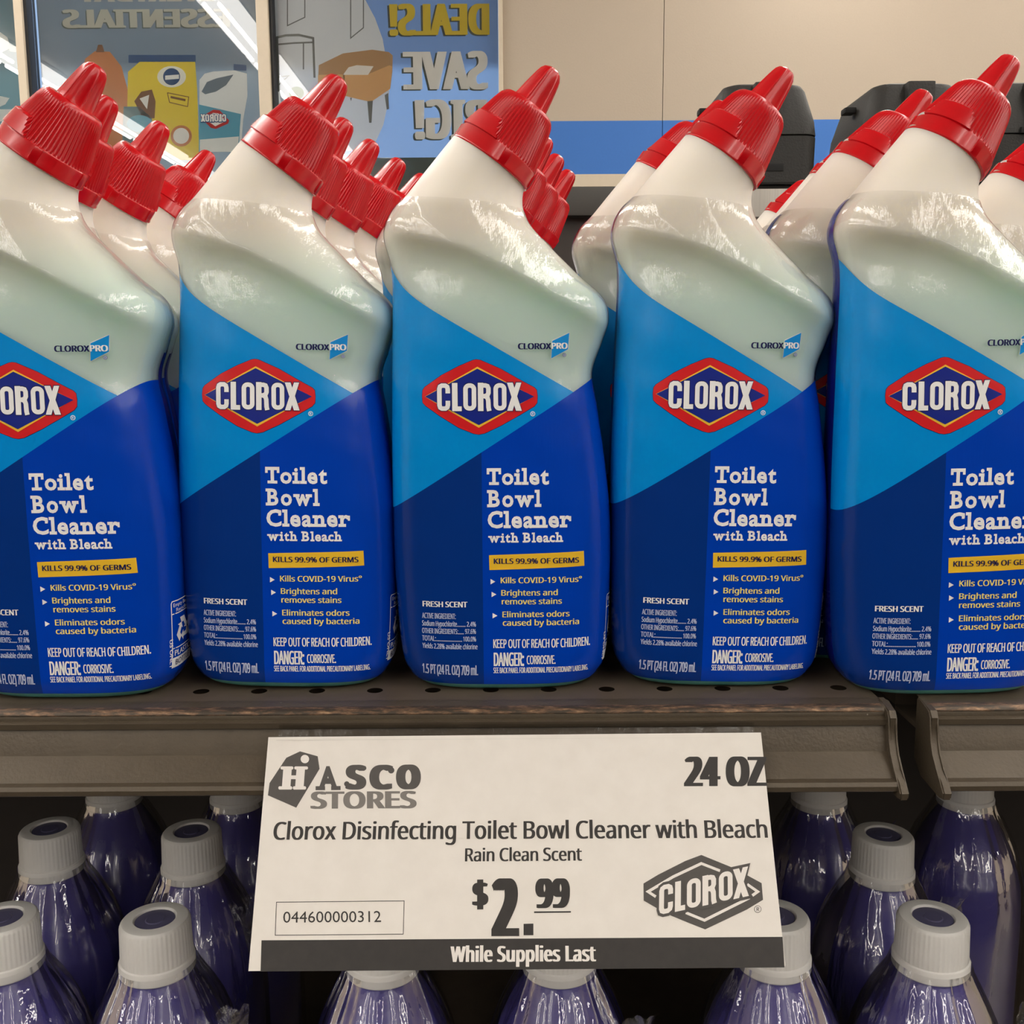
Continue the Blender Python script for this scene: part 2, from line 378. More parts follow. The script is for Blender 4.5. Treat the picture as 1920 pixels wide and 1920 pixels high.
LAY = json.loads(r'''{"front":[["E",["p",[[-0.009012174792587757,0.13832448422908783],[-0.007306353189051151,0.13810330629348755],[0.0008526262827217579,0.13453178107738495],[0.009026739746332169,0.12988640367984772],[0.0143767474219203,0.12701556086540222],[0.015374998562037945,0.12594464421272278],[0.015651755034923553,0.12345973402261734],[0.015498570166528225,0.12068986892700195],[0.014346596784889698,0.11927624046802521],[0.008958183228969574,0.11611203849315643],[0.0010491078719496727,0.11171504855155945],[-0.005790578201413155,0.10853450000286102],[-0.008129081688821316,0.10807821899652481],[-0.010388377122581005,0.10844530165195465],[-0.016466207802295685,0.1109057068824768],[-0.023962371051311493,0.11556977033615112],[-0.0297212153673172,0.11965782940387726],[-0.030875999480485916,0.1209011822938919],[-0.031125694513320923,0.12368251383304596],[-0.03086954727768898,0.1261754333972931],[-0.02997276559472084,0.127421036362648],[-0.02301981672644615,0.13219186663627625],[-0.016165893524885178,0.13568907976150513],[-0.0104382848367095,0.13805130124092102]],"navy",0]],
["E",["p",[[-0.008871272206306458,0.1381828933954239],[-0.007450028322637081,0.13796335458755493],[0.0007091681472957134,0.13439159095287323],[0.008883154019713402,0.12974591553211212],[0.014232935383915901,0.12687498331069946],[0.015231110155582428,0.12580403685569763],[0.015507878735661507,0.12331894040107727],[0.015355631709098816,0.12083333730697632],[0.014203725382685661,0.11941975355148315],[0.008815589360892773,0.11625553667545319],[0.0009068031795322895,0.11185897886753082],[-0.005932770669460297,0.10867851972579956],[-0.008271265774965286,0.10822217911481857],[-0.010243089869618416,0.10858815908432007],[-0.016320612281560898,0.1110483705997467],[-0.023815501481294632,0.11571282148361206],[-0.029572177678346634,0.11980147659778595],[-0.030726484954357147,0.12104485183954239],[-0.030980847775936127,0.12354050576686859],[-0.030724629759788513,0.1260334551334381],[-0.029828287661075592,0.12727899849414825],[-0.022877763956785202,0.1320497989654541],[-0.01602507382631302,0.1355472207069397],[-0.010297456756234169,0.1379096657037735]],"red",1]],
["E",["p",[[-0.008544537238776684,0.13529233634471893],[0.01386011578142643,0.12333209812641144],[-0.008135376498103142,0.11094397306442261],[-0.029880430549383163,0.12347332388162613]],"gold",2]],
["E",["p",[[-0.008552474901080132,0.13451649248600006],[0.0141465924680233,0.12332987040281296],[-0.008124364539980888,0.11201699078083038],[-0.029733974486589432,0.12347374856472015]],"emblem",3]],
["E",["t","CLOROX",[-0.024979490786790848,0.11764074116945267],[0.009180562570691109,0.11764074116945267],[0,0.011385172605514526],"navy",4,{"brand":1,"grow":0.02}]],
["E",["t","CLOROX",[-0.024979490786790848,0.11764074116945267],[0.009180562570691109,0.11764074116945267],[0,0.011279016733169556],"white",5,{"brand":1}]],
["E",["p",[[0.01457297895103693,0.11638981103897095],[0.014540179632604122,0.11664456874132156],[0.01444213092327118,0.1168825551867485],[0.014285576529800892,0.1170874536037445],[0.014081185683608055,0.11724531650543213],[0.013842886313796043,0.1173454076051712],[0.013586903922259808,0.11738094687461853],[0.013330679386854172,0.11734949052333832],[0.01309168804436922,0.1172531247138977],[0.012886186130344868,0.11709845811128616],[0.012728147208690643,0.11689605563879013],[0.012628350406885147,0.11665970087051392],[0.012593579478561878,0.11640554666519165],[0.01262623630464077,0.11615083366632462],[0.012724105268716812,0.11591294407844543],[0.012880530208349228,0.11570807546377182],[0.01308486144989729,0.11555019021034241],[0.013323171995580196,0.11545009166002274],[0.013579241931438446,0.11541451513767242],[0.013835612684488297,0.11544591188430786],[0.014074776321649551,0.11554219573736191],[0.014280416071414948,0.11569681763648987],[0.014438509941101074,0.1158992350101471],[0.014538290910422802,0.1161356195807457]],"white",1]],
["E",["p",[[0.014314724132418633,0.11639193445444107],[0.01429049577564001,0.11658022552728653],[0.014218057505786419,0.11675609648227692],[0.01410235557705164,0.11690753698348999],[0.013951282948255539,0.11702423542737961],[0.01377513911575079,0.11709824204444885],[0.013585924170911312,0.1171245127916336],[0.013396527618169785,0.1171012669801712],[0.01321986224502325,0.1170300617814064],[0.013067958876490593,0.11691572517156601],[0.012951149605214596,0.11676611751317978],[0.012877383269369602,0.1165914237499237],[0.012851694598793983,0.11640355736017227],[0.012875843793153763,0.1162152960896492],[0.012948191724717617,0.1160394698381424],[0.013063819147646427,0.11588805168867111],[0.01321484800428152,0.11577137559652328],[0.013390983454883099,0.11569739878177643],[0.013580254279077053,0.1156710833311081],[0.013769734650850296,0.11569428443908691],[0.013946495950222015,0.11576544493436813],[0.014098483137786388,0.11587972193956375],[0.014215333387255669,0.11602932214736938],[0.014289087615907192,0.11620403826236725]],"light",2]],
["E",["t","R",[0.013237000443041325,0.11592748388648033],[0.013947109691798687,0.11592748388648033],[0,0.0009404346346855164],"white",3,{"bx":0.03,"hv":1}]],
["p",[[0.021377112716436386,0.1455494910478592],[0.028591398149728775,0.1487802267074585],[0.028038527816534042,0.14193478226661682],[0.021017372608184814,0.1382186859846115]],"white",0],
["p",[[0.021520577371120453,0.1453380584716797],[0.028447434306144714,0.14856906235218048],[0.02789197489619255,0.14204134047031403],[0.02112536132335663,0.13843011856079102]],"light",1],
["t","CLOROX",[0.00773440720513463,0.14211614429950714],[0.021160800009965897,0.14211614429950714],[0,0.002362191677093506],"navy",2,{"bx":0.05,"hv":1}],
["t","PRO",[0.021160800009965897,0.1422300562262535],[0.027708344161510468,0.1422300562262535],[0,0.002369627356529236],"white",3,{"bx":0.05,"hv":1}],
["p",[[0.02723073959350586,0.13977789878845215],[0.02720297873020172,0.13997608423233032],[0.02712339535355568,0.1401609629392624],[0.026997435837984085,0.14031989872455597],[0.02683371677994728,0.14044208824634552],[0.026643626391887665,0.14051924645900726],[0.02644006907939911,0.14054614305496216],[0.026236776262521744,0.14052094519138336],[0.026047568768262863,0.14044538140296936],[0.02588532119989395,0.14032462239265442],[0.025761060416698456,0.14016689360141754],[0.025683224201202393,0.1399829238653183],[0.02565712481737137,0.13978520035743713],[0.025684546679258347,0.13958720862865448],[0.025763630867004395,0.1394023895263672],[0.02588903158903122,0.13924334943294525],[0.026052210479974747,0.139120951294899],[0.026242081075906754,0.13904350996017456],[0.026445843279361725,0.13901637494564056],[0.026649676263332367,0.13904139399528503],[0.026839446276426315,0.13911689817905426],[0.027002200484275818,0.13923773169517517],[0.027126803994178772,0.13939568400382996],[0.027204759418964386,0.1395799219608307]],"navy",0],
["p",[[0.027099329978227615,0.1397784948348999],[0.02707621082663536,0.13994364440441132],[0.027009908109903336,0.1400976926088333],[0.026904962956905365,0.14023014903068542],[0.026768546551465988,0.14033198356628418],[0.026610180735588074,0.14039631187915802],[0.026440542191267014,0.14041873812675476],[0.026271119713783264,0.14039775729179382],[0.02611342817544937,0.14033478498458862],[0.025978203862905502,0.14023415744304657],[0.025874633342027664,0.14010269939899445],[0.025809768587350845,0.13994936645030975],[0.025788020342588425,0.13978458940982819],[0.025810886174440384,0.13961957395076752],[0.025876812636852264,0.1394655704498291],[0.025981325656175613,0.13933303952217102],[0.026117324829101562,0.13923104107379913],[0.026275552809238434,0.13916653394699097],[0.02644531801342964,0.1391439288854599],[0.026615165174007416,0.1391647905111313],[0.026773281395435333,0.1392277330160141],[0.026908885687589645,0.13932842016220093],[0.027012716978788376,0.139460027217865],[0.027077674865722656,0.139613538980484]],"pale",1],
["t","R",[0.026138558983802795,0.1393989697098732],[0.026772554963827133,0.1393989697098732],[0,0.000764891505241394],"navy",2,{"hv":1}],
["t","Toilet",[-0.005160363391041756,0.08798513561487198],[0.020078709349036217,0.08798513561487198],[0,0.006298474967479706],"white",1,{"slab":1,"off":0.03}],
["t","Bowl",[-0.005139458924531937,0.07888049259781837],[0.016975244507193565,0.07888049259781837],[0,0.006472580134868622],"white",1,{"slab":1,"off":0.03}],
["t","Cleaner",[-0.0049813855439424515,0.07020026817917824],[0.029180243611335754,0.07020026817917824],[0,0.006495721638202667],"white",1,{"slab":1,"off":0.03}],
["t","with Bleach",[-0.004802568815648556,0.06406407430768013],[0.025905165821313858,0.06406407430768013],[0,0.0037693828344345093],"white",1,{"slab":1,"off":0.03}],
["p",[[-0.004544731229543686,0.058654673397541046],[0.014971712604165077,0.05924735963344574],[0.03451469540596008,0.05977601557970047],[0.03479579836130142,0.05355193465948105],[0.014960525557398796,0.05292191356420517],[-0.004426135681569576,0.05242485553026199]],"yellow",0],
["t","KILLS 99.9% OF GERMS",[-0.00263016065582633,0.05505011975765228],[0.03253592178225517,0.05505011975765228],[0,0.002198740839958191],"navy",2,{"bx":0.028,"hv":1}],
["p",[[-0.00400003045797348,0.048687294125556946],[-0.004021579399704933,0.046426720917224884],[-0.0020317044109106064,0.047544367611408234]],"white",1],
["p",[[-0.0036332514137029648,0.04327242821455002],[-0.0036543449386954308,0.04100333899259567],[-0.001660213340073824,0.042124710977077484]],"white",1],
["p",[[-0.0032950611785054207,0.034221798181533813],[-0.0033148443326354027,0.03195018321275711],[-0.0013146772980690002,0.03307303786277771]],"white",1],
["t","Kills COVID-19 Virus\u00b0",[0.00015930365771055222,0.04688240960240364],[0.03379903361201286,0.04688240960240364],[0,0.0023805126547813416],"cream",1,{"bx":0.022,"hv":1}],
["t","Brightens and",[0.00036265840753912926,0.04158380255103111],[0.02373131364583969,0.04158380255103111],[0,0.0024010390043258667],"cream",1,{"bx":0.022,"hv":1}],
["t","removes stains",[0.0005108783952891827,0.03788432478904724],[0.02546703815460205,0.03788432478904724],[0,0.0024148449301719666],"cream",1,{"bx":0.022,"hv":1}],
["t","Eliminates odors",[0.0007577072829008102,0.03238946199417114],[0.02869623899459839,0.03238946199417114],[0,0.002421341836452484],"cream",1,{"bx":0.022,"hv":1}],
["t","caused by bacteria",[0.0008637378923594952,0.02879226952791214],[0.03267962113022804,0.02879226952791214],[0,0.00242026150226593],"cream",1,{"bx":0.022,"hv":1}],
["t","KEEP OUT OF REACH OF CHILDREN.",[-0.0031304126605391502,0.019173327833414078],[0.03740854933857918,0.019173327833414078],[0,0.003756500780582428],"white",1,{"bx":0.035,"hv":1}],
["t","DANGER:",[-0.0030142683535814285,0.011361822485923767],[0.009684120304882526,0.011361822485923767],[0,0.00579833984375],"white",1,{"bx":0.055,"hv":1}],
["t","CORROSIVE.",[0.01075537409633398,0.012035556137561798],[0.022867094725370407,0.012035556137561798],[0,0.003744177520275116],"white",1,{"bx":0.04,"hv":1}],
["t","SEE BACK PANEL FOR ADDITIONAL PRECAUTIONARY LABELING.",[-0.0031703999266028404,0.008266255259513855],[0.03669900447130203,0.008266255259513855],[0,0.0024038702249526978],"white",1,{"bx":0.04,"hv":1}],
["t","FRESH SCENT",[-0.03241368755698204,0.03671955317258835],[-0.013673859648406506,0.03671955317258835],[0,0.002321571111679077],"white",1,{"bx":0.04,"hv":1}],
["t","ACTIVE INGREDIENT:",[-0.03271664306521416,0.03166262060403824],[-0.018599923700094223,0.03166262060403824],[0,0.0023012831807136536],"pale",1,{"bx":0.03,"hv":1}],
["t","Sodium Hypochlorite.........",[-0.03278985247015953,0.028401166200637817],[-0.014559359289705753,0.028401166200637817],[0,0.0021875277161598206],"pale",1,{"bx":0.03,"hv":1}],
["t","2.4%",[-0.014070981182157993,0.028467565774917603],[-0.01023623812943697,0.028467565774917603],[0,0.002066783607006073],"pale",1,{"bx":0.03,"hv":1}],
["t","OTHER INGREDIENTS:......",[-0.03286294639110565,0.02518637105822563],[-0.015337047167122364,0.02518637105822563],[0,0.002186104655265808],"pale",1,{"bx":0.03,"hv":1}],
["t","97.6%",[-0.014825417660176754,0.025345027446746826],[-0.010274876840412617,0.025345027446746826],[0,0.002073615789413452],"pale",1,{"bx":0.03,"hv":1}],
["t","TOTAL:.......................",[-0.03293468803167343,0.021954040974378586],[-0.016095314174890518,0.021954040974378586],[0,0.002187192440032959],"pale",1,{"bx":0.03,"hv":1}],
["t","100.0%",[-0.015649698674678802,0.022058963775634766],[-0.01027026865631342,0.022058963775634766],[0,0.002072639763355255],"pale",1,{"bx":0.03,"hv":1}],
["t","Yields 2.28% available chlorine",[-0.03289138525724411,0.018679901957511902],[-0.009688062593340874,0.018679901957511902],[0,0.002188652753829956],"pale",1,{"bx":0.03,"hv":1}],
["t","1.5 PT (24 FL OZ) 709 mL",[-0.03317341208457947,0.007349565625190735],[-0.00959298200905323,0.007349565625190735],[0,0.004326954483985901],"pale",1,{"bx":0.05,"hv":1}]],"side":[["s",[[0.016269064508378506,0.010809540748596191],[0.031965462304651734,0.010809540748596191],[0.031965462304651734,0.03849227868020534],[0.031494570370763544,0.03934844583272934],[0.016739956442266703,0.03934844583272934],[0.016269064508378506,0.03849227868020534]],0.00022,"white",1,true],
["s",[[0.016269064508378506,0.03392605386674404],[0.031965462304651734,0.03392605386674404]],0.00022,"white",1,false],
["s",[[0.016269064508378506,0.019085823222994805],[0.031965462304651734,0.019085823222994805]],0.00022,"white",1,false],
["p",[[0.016269064508378506,0.010809540748596191],[0.031965462304651734,0.010809540748596191],[0.031965462304651734,0.014947681985795498],[0.016269064508378506,0.014947681985795498]],"white",1],
["t","Empty Before",[0.01736781235411763,0.03692263890057802],[0.030866714458912613,0.03692263890057802],[0,0.0015696397796273233],"white",2,{}],
["t","Recycling",[0.019094416111707688,0.03463952649384737],[0.02882618274539709,0.03463952649384737],[0,0.0015696397796273233],"white",2,{}],
["t","PLASTIC",[0.017524776332080366,0.015803849138319493],[0.030709750480949878,0.015803849138319493],[0,0.002425806932151318],"white",2,{"bx":0.02}],
["t","BOTTLE",[0.018152632243931294,0.011665707901120186],[0.03008189456909895,0.011665707901120186],[0,0.002425806932151318],"navy",2,{"bx":0.02}],
["p",[[0.021582295162416994,0.031588717540353535],[0.025310189639031887,0.031588717540353535],[0.024415494964644312,0.02920286507532001],[0.022626105615869165,0.02905374929625541]],"white",2],
["p",[[0.025310189639031887,0.031588717540353535],[0.02739781054593623,0.02800993884280324],[0.02859073677845299,0.028606401959061625],[0.027546926325000824,0.0259223179358989],[0.024713726522773503,0.026518781052157284],[0.025757536976225674,0.027115244168415667],[0.024415494964644312,0.02920286507532001]],"white",2],
["p",[[0.02073577762866247,0.02134111857368956],[0.018871830390355025,0.024569569893065753],[0.021385386571949574,0.024987667808932232],[0.022409219299112194,0.023512569065163955]],"white",2],
["p",[[0.018871830390355025,0.024569569893065753],[0.020927333203503998,0.028166891980691566],[0.019814317876145425,0.028901764844762756],[0.022660708052822366,0.029339840486918782],[0.023560755742835837,0.026587985926063686],[0.02252229830500956,0.02719372073735983],[0.021385386571949574,0.024987667808932232]],"white",2],
["p",[[0.0300337174284659,0.025731812368041174],[0.02816977019015845,0.022503361048664985],[0.026550908682951478,0.02447111559783204],[0.027316465304564004,0.02609533012066491]],"white",2],
["p",[[0.02816977019015845,0.022503361048664985],[0.02402664647010514,0.022484817658589472],[0.023946735564946947,0.021153481678259898],[0.022144155841722173,0.023399490059266594],[0.024077307953936027,0.025554881503863307],[0.02407195493831013,0.024352683576308782],[0.026550908682951478,0.02447111559783204]],"white",2],
["t","US ONLY",[0.014856388706713915,0.023366658985614776],[0.014856388706713915,0.010809540748596191],[0.0017344519564881922,0],"white",2,{"bx":0.02}]],"sign":[["p",[[0.01290875930862967,0.07854471142491093],[0.019969989414676093,0.07657642593039782],[0.021029910538345575,0.07173232507921057],[0.013034149305894971,0.05715392439014977],[0.0017446970305172727,0.061880135569481354],[0.0020050028833793476,0.06650936159712728],[0.007728118376689963,0.07610559986642329]],"toner_grey",0],
["p",[[0.01670165163523052,0.07551212657926953],[0.01661587314447388,0.07593391321279341],[0.01642340097168926,0.07632827997440472],[0.016137234211782925,0.07666832936592982],[0.015776867963722907,0.0769307091650262],[0.015366892053862102,0.0770974085717171],[0.014935362531105056,0.07715699071559357],[0.014511807661619969,0.07710532888449961],[0.014125228975899518,0.07694598519083229],[0.013802056841086596,0.07668994487175951],[0.013564370150561444,0.07635473696427653],[0.013428286969428882,0.07596338310759165],[0.013402993863564916,0.07554261049153865],[0.013490068828104995,0.07512115143981646],[0.013683468772796914,0.07472772807523143],[0.013969907711725682,0.07438896309031406],[0.014329839294077829,0.07412791642855154],[0.014738781595951878,0.0739621999382507],[0.015168956291745417,0.07390299260805477],[0.01559119884041138,0.07395432690100279],[0.015976859067450278,0.07411271972159739],[0.016299749753670767,0.07436746262101224],[0.016537888775928877,0.07470134293544106],[0.016675003644195385,0.07509173249854939]],"paperw",1],
["p",[[0.006892239645821974,0.07269525954143319],[0.010210499953245744,0.07266468027955852],[0.010215291928034276,0.06404206341903773],[0.006925491092260927,0.06407207878874033]],"paperw",1],
["p",[[0.012053882470354438,0.07264771320478758],[0.015371777641121298,0.0726171387868817],[0.015332337672589347,0.06399540041820728],[0.012042887537973002,0.06402540912677068]],"paperw",1],
["p",[[0.0061489615036407486,0.07277458018324978],[0.010389293514890596,0.07273552926199045],[0.010782877521705814,0.07240582064332557],[0.010824310214957222,0.07186242602256243],[0.010480885481229052,0.07154006607743213],[0.0062456052110064775,0.07157903449478908],[0.00585084933845792,0.07190821397307445],[0.005806712695630267,0.07245163735569804]],"paperw",2],
["p",[[0.01149541225458961,0.07272533607465448],[0.016103921181638725,0.07268287165788934],[0.016495613774168305,0.07235321166808717],[0.016533954592887312,0.07180986748426221],[0.016188719469937496,0.07148755591697409],[0.011585692976950668,0.07152990856775432],[0.011192710706382059,0.07185903978097485],[0.011151464321301319,0.07240242824627785]],"paperw",2],
["p",[[0.0059183317789575085,0.06522241983839194],[0.010529375489568338,0.06518029598737485],[0.010919957101577893,0.06485555123435915],[0.010966486457618885,0.06424895950840437],[0.010625609895214438,0.06393146077243728],[0.006020347558660433,0.06397347753227223],[0.005628504994092509,0.06429766734072473],[0.005578727810643613,0.06490430625490262]],"paperw",2],
["p",[[0.011517398117575794,0.0651713022198237],[0.015908363740891218,0.06513119264127454],[0.016297171285259537,0.06480646076306584],[0.01634042989462614,0.06419992560768151],[0.015997862108633853,0.06388245812195237],[0.011612403162871487,0.06392249125565286],[0.011222400717088021,0.06424662141944282],[0.011176035390235484,0.06485322009393713]],"paperw",2],
["p",[[0.009182580819469877,0.06931522918785049],[0.012857031571911648,0.06928150593012106],[0.012817356124287471,0.06784412489287206],[0.009148172655841336,0.0678777426310262]],"paperw",2],
["t","A",[0.01999340718612075,0.06420222300948808],[0.02967505184642505,0.0641851510226843],[-0.0004969996080035344,0.007914691952464636],"toner_grey",0,{"slab":1,"off":0.05}],
["t","S",[0.031498485448537394,0.06423979170358507],[0.03960680805903394,0.06427273328154115],[-0.00043325615115463734,0.008324884387548082],"toner_grey",0,{"off":0.03,"bx":0.06,"hv":1}],
["t","C",[0.040744789788732305,0.06415541590831708],[0.05005837106727995,0.06417731902911328],[-0.00035100927925668657,0.008323278656462207],"toner_grey",0,{"off":0.03,"bx":0.06,"hv":1}],
["t","O",[0.051044939886196516,0.06416831293608993],[0.060723966656951234,0.06418687797849998],[-0.0002635121054481715,0.008323331392602995],"toner_grey",0,{"off":0.03,"bx":0.07,"hv":1}],
["p",[[0.03926646809850354,0.07181771417526761],[0.03922796681581531,0.07202965579199372],[0.03913536846812349,0.07222776309936307],[0.03899494629877154,0.0723984995711362],[0.03881628325325437,0.07253020729694981],[0.03861155988124665,0.07261387284961529],[0.03839473976404406,0.07264377052342752],[0.03818063974904362,0.0726178396071191],[0.03798389471194241,0.07253786261571804],[0.03781791773508303,0.07240934737637872],[0.03769404576451052,0.07224103608314181],[0.03762069606455043,0.07204445896059042],[0.03760284946474712,0.07183301566692535],[0.037641686329152435,0.07162116615654668],[0.03773452379391529,0.07142330212809611],[0.03787500664475374,0.07125289702526061],[0.03805357002420351,0.07112151557521429],[0.03825804466032423,0.07103811527485959],[0.03847452609625179,0.07100832481228281],[0.03868828306440264,0.07103415060555562],[0.03888478888256941,0.0711138582410058],[0.039050686711561866,0.07124207942251815],[0.03917466937855352,0.07141003273864044],[0.03924827903392725,0.07160637064953335]],"toner_grey",0],
["p",[[0.032989112893119454,0.06586826956481673],[0.03293962913448922,0.06613009707507445],[0.03282301832223311,0.06637483881786466],[0.03264717943966389,0.06658578860515263],[0.03242408987716772,0.06674854868469993],[0.03216898566461168,0.0668519132595975],[0.03189926501363516,0.06688888880307786],[0.03163339011371136,0.06685681673843646],[0.031389495416078717,0.06675801832170691],[0.031184281760943122,0.06659918533114251],[0.031031711492687464,0.06639123681816272],[0.030942173340008594,0.06614836803055368],[0.030921749377739616,0.06588718089915346],[0.030971755099017173,0.06562549521913752],[0.03108873392920941,0.06538113606802654],[0.031264693578123115,0.06517065716616344],[0.031487611529883,0.06500845080881845],[0.03174232198216487,0.0649054338937276],[0.03201150668610353,0.06486863880854798],[0.03227687829348724,0.06490055968606612],[0.03252039554354269,0.06499900161725236],[0.032725497760111466,0.06515732458501589],[0.032878237834665924,0.06536473799496889],[0.03296816043439321,0.06560724238079274]],"toner_grey",0],
["p",[[0.05020563553262036,0.07092164800269529],[0.050151385556091554,0.07123901978775393],[0.05001581546093803,0.07153576916607562],[0.04980809794506058,0.07179150733281858],[0.04954238452774007,0.0719888496096246],[0.049236783568630926,0.07211421951069497],[0.048912197729805484,0.07215901656309143],[0.04859080942696892,0.07212016655830666],[0.04829461003828328,0.07200034220295493],[0.04804383103328291,0.07180776489258278],[0.047855585886281915,0.07155563510605134],[0.047742675480549224,0.07126118804444559],[0.04771273513324559,0.07094457109633368],[0.04776773814228363,0.07062738700187765],[0.04790385012165643,0.07033120036066975],[0.0481117448216537,0.0700761564221466],[0.04837724452954717,0.06987957849923987],[0.04868226606049575,0.06975478591630235],[0.049006096363882534,0.06971020351920743],[0.04932672034192365,0.06974885842646472],[0.04962238535517827,0.0698681330686668],[0.04987297589832451,0.07005997333908454],[0.05006144601793494,0.07031136481964495],[0.05017492461774964,0.07060526625718921]],"toner_grey",0],
["t","STORES",[0.018500646561733447,0.05678839807296754],[0.05929429022944532,0.056665036143385805],[-0.0003035155532415956,0.0061868196062278],"toner_light",0,{"off":0.008,"bx":0.045,"sp":1.03,"hv":1}],
["t","Clorox Disinfecting Toilet Bowl Cleaner with Bleach",[0.004996872448828071,0.045432513137711794],[0.1927912697137799,0.04448983393376693],[7.559808727819473e-05,0.006431878864532337],"toner",0,{"bx":0.026,"hv":1}],
["t","Rain Clean Scent",[0.077990973382839,0.03698008727224078],[0.12205661143525504,0.03689985809614882],[6.076020508771762e-05,0.0046890513331163675],"toner",0,{"bx":0.026,"hv":1}],
["t","24 OZ",[0.16238359222188592,0.06385408592177555],[0.19446731470816303,0.06367004715139046],[0.0010114891192642972,0.011083280085586011],"toner",0,{"bx":0.09,"sp":1.06,"hv":1}],
["t","$",[0.08082078792358516,0.020772585907252505],[0.08685865250299685,0.020869875355856493],[-3.453648241702467e-05,0.009111799736274406],"toner",0,{"bx":0.07,"hv":1}],
["t","2",[0.08792261865164619,0.011180597706697881],[0.0981307702131744,0.011141940107336268],[0.00011299652032903396,0.01915074491989799],"toner",0,{"off":0.008,"bx":0.1,"hv":1}],
["p",[[0.09976769303830224,0.015005742578068748],[0.10338011429121252,0.015073193761054426],[0.10331334042348317,0.011097508162492886],[0.09971733545899042,0.011128330195788294]],"toner",0],
["t","99",[0.10411346825276269,0.02057052988675423],[0.11704015428404091,0.020558129966957495],[0.00023899402731331065,0.009857597848167643],"toner",0,{"off":0.006,"bx":0.085,"sp":1.06,"hv":1}],
["p",[[0.10371663336991332,0.01922937817289494],[0.11731840705760987,0.01921103344648145],[0.1173028276534751,0.018714104109676555],[0.10370730203430867,0.018682724563404918]],"toner",0],
["s",[[0.00825917079782812,0.023252659555510036],[0.055622330932237674,0.023291892430279404],[0.055631021306908224,0.011897778895217925],[0.008722100479644723,0.01190858149129781]],0.00010888676704561915,"toner",0,true],
["t","044600000312",[0.011292876544757746,0.01616284621923114],[0.04735359942787909,0.01609882684715558],[-0.00022991011428530328,0.0037540330449701287],"toner",0,{}],
["p",[[0.0038398769829655066,0.010240845701446233],[0.19433121045585722,0.009780112653970718],[0.19390322852223107,-0.0004457599716261029],[0.0044499639067794305,-0.00017984912483370863]],"toner",0],
["t","While Supplies Last",[0.07298310963233234,0.0023969746835064143],[0.12590175301102136,0.0022359527938533574],[6.620114163524704e-05,0.005164675269043073],"paperw",1,{"bx":0.055,"sp":1.06,"hv":1}],
["p",[[0.16702401883958373,0.038509790669195354],[0.1792915860278299,0.03349095303565264],[0.18865767711395165,0.028329685097560287],[0.18856210478406865,0.02249491965631023],[0.1822398547665216,0.019189388025552034],[0.1663231788261328,0.0125434217043221],[0.16036948393593775,0.014845263853203505],[0.1542527970741503,0.017292936652665958],[0.14898317906045122,0.02001388868666254],[0.1443954212081735,0.02260945425950922],[0.1446640816575382,0.028578638361068442],[0.15031460615136893,0.03162524034269154],[0.16085978195042117,0.036421919881831855]],"toner_grey",0],
["s",[[0.14894678805285366,0.023920415522297844],[0.14617018212447874,0.02570615944568999],[0.1557840928871883,0.030808146111667156],[0.1667737777752336,0.03545433102408424],[0.17354625766165555,0.03279693052172661]],0.000494454876007127,"paperw",1,false],
["s",[[0.18325850895053009,0.02796751889400184],[0.18689908606029348,0.025350506359245628],[0.1847402779312688,0.02401427971199155]],0.0004963438146869075,"paperw",1,false],
["s",[[0.18365499030187493,0.02326660172548145],[0.16629572286183247,0.015644234197679907],[0.15963222664868226,0.018314667366212234]],0.0004939109468568376,"paperw",1,false],
["t","CLOROX",[0.14943204748851713,0.01720122605911456],[0.183410209028807,0.023701259517110884],[0.0008933317367336713,0.01079438260057941],"toner_grey",2,{"brand":1,"grow":0.075}],
["t","CLOROX",[0.1494442116272694,0.01738786677015014],[0.18342919083079323,0.023890420037787408],[0.000862509994476568,0.010422244726214558],"paperw",3,{"brand":1}],
["p",[[0.18760785827907966,0.01927680120570585],[0.18759625640086597,0.019600390922278166],[0.1874941836867947,0.019902933214325458],[0.1873085802217247,0.020163705514278263],[0.1870520428783493,0.020364883821457624],[0.1867420386406593,0.02049270592397079],[0.18639978989085648,0.020538376120384783],[0.18604866731038783,0.020498750440310687],[0.18571271501423325,0.020376538683194667],[0.18541490676579997,0.020180124207399786],[0.1851755496536498,0.01992303499719128],[0.18501095489045838,0.01962281105807051],[0.18493227181170369,0.019299996667541564],[0.18494478330467246,0.018976602994371206],[0.18504754335299367,0.01867465884424746],[0.18523349201132078,0.018414703605230898],[0.18548989766350132,0.01821433089207858],[0.18579932268767152,0.018087140168063343],[0.18614073778007878,0.018041740753687918],[0.18649093579006149,0.01808114198502153],[0.18682617105878307,0.018202749197371304],[0.18712366385443602,0.018398349231574684],[0.1873631376583944,0.01865462271962315],[0.18752832669269992,0.018954254337586462]],"toner_grey",0],
["p",[[0.18741112098359736,0.0192785210092552],[0.18740116165281506,0.01955450401874259],[0.18731407752784435,0.019812489743344486],[0.187155745261407,0.020034865592606366],[0.18693692218948854,0.02020644210278988],[0.1866725478466833,0.0203154165064916],[0.1863806897017639,0.020354340609628707],[0.1860812777740648,0.02032055874587968],[0.18579476364539005,0.020216335775330663],[0.18554076451982837,0.02004889794625342],[0.18533661586843664,0.019829641561955214],[0.18519617727724835,0.01957362110260874],[0.18512900926725706,0.019298315048217773],[0.18513962462020572,0.019022433436475694],[0.18522723163187038,0.018764888460282236],[0.18538580397944315,0.018543077632784843],[0.18560452467863797,0.018372113816440105],[0.18586848323684535,0.018263608682900667],[0.18615974576823646,0.0182248666533269],[0.18645848671440035,0.01825850148452446],[0.18674446305521997,0.018362268863711506],[0.18699822199050686,0.01852913183392957],[0.18720250282422057,0.018747760099358857],[0.1873433424589166,0.019003364839591086]],"paperw",1],
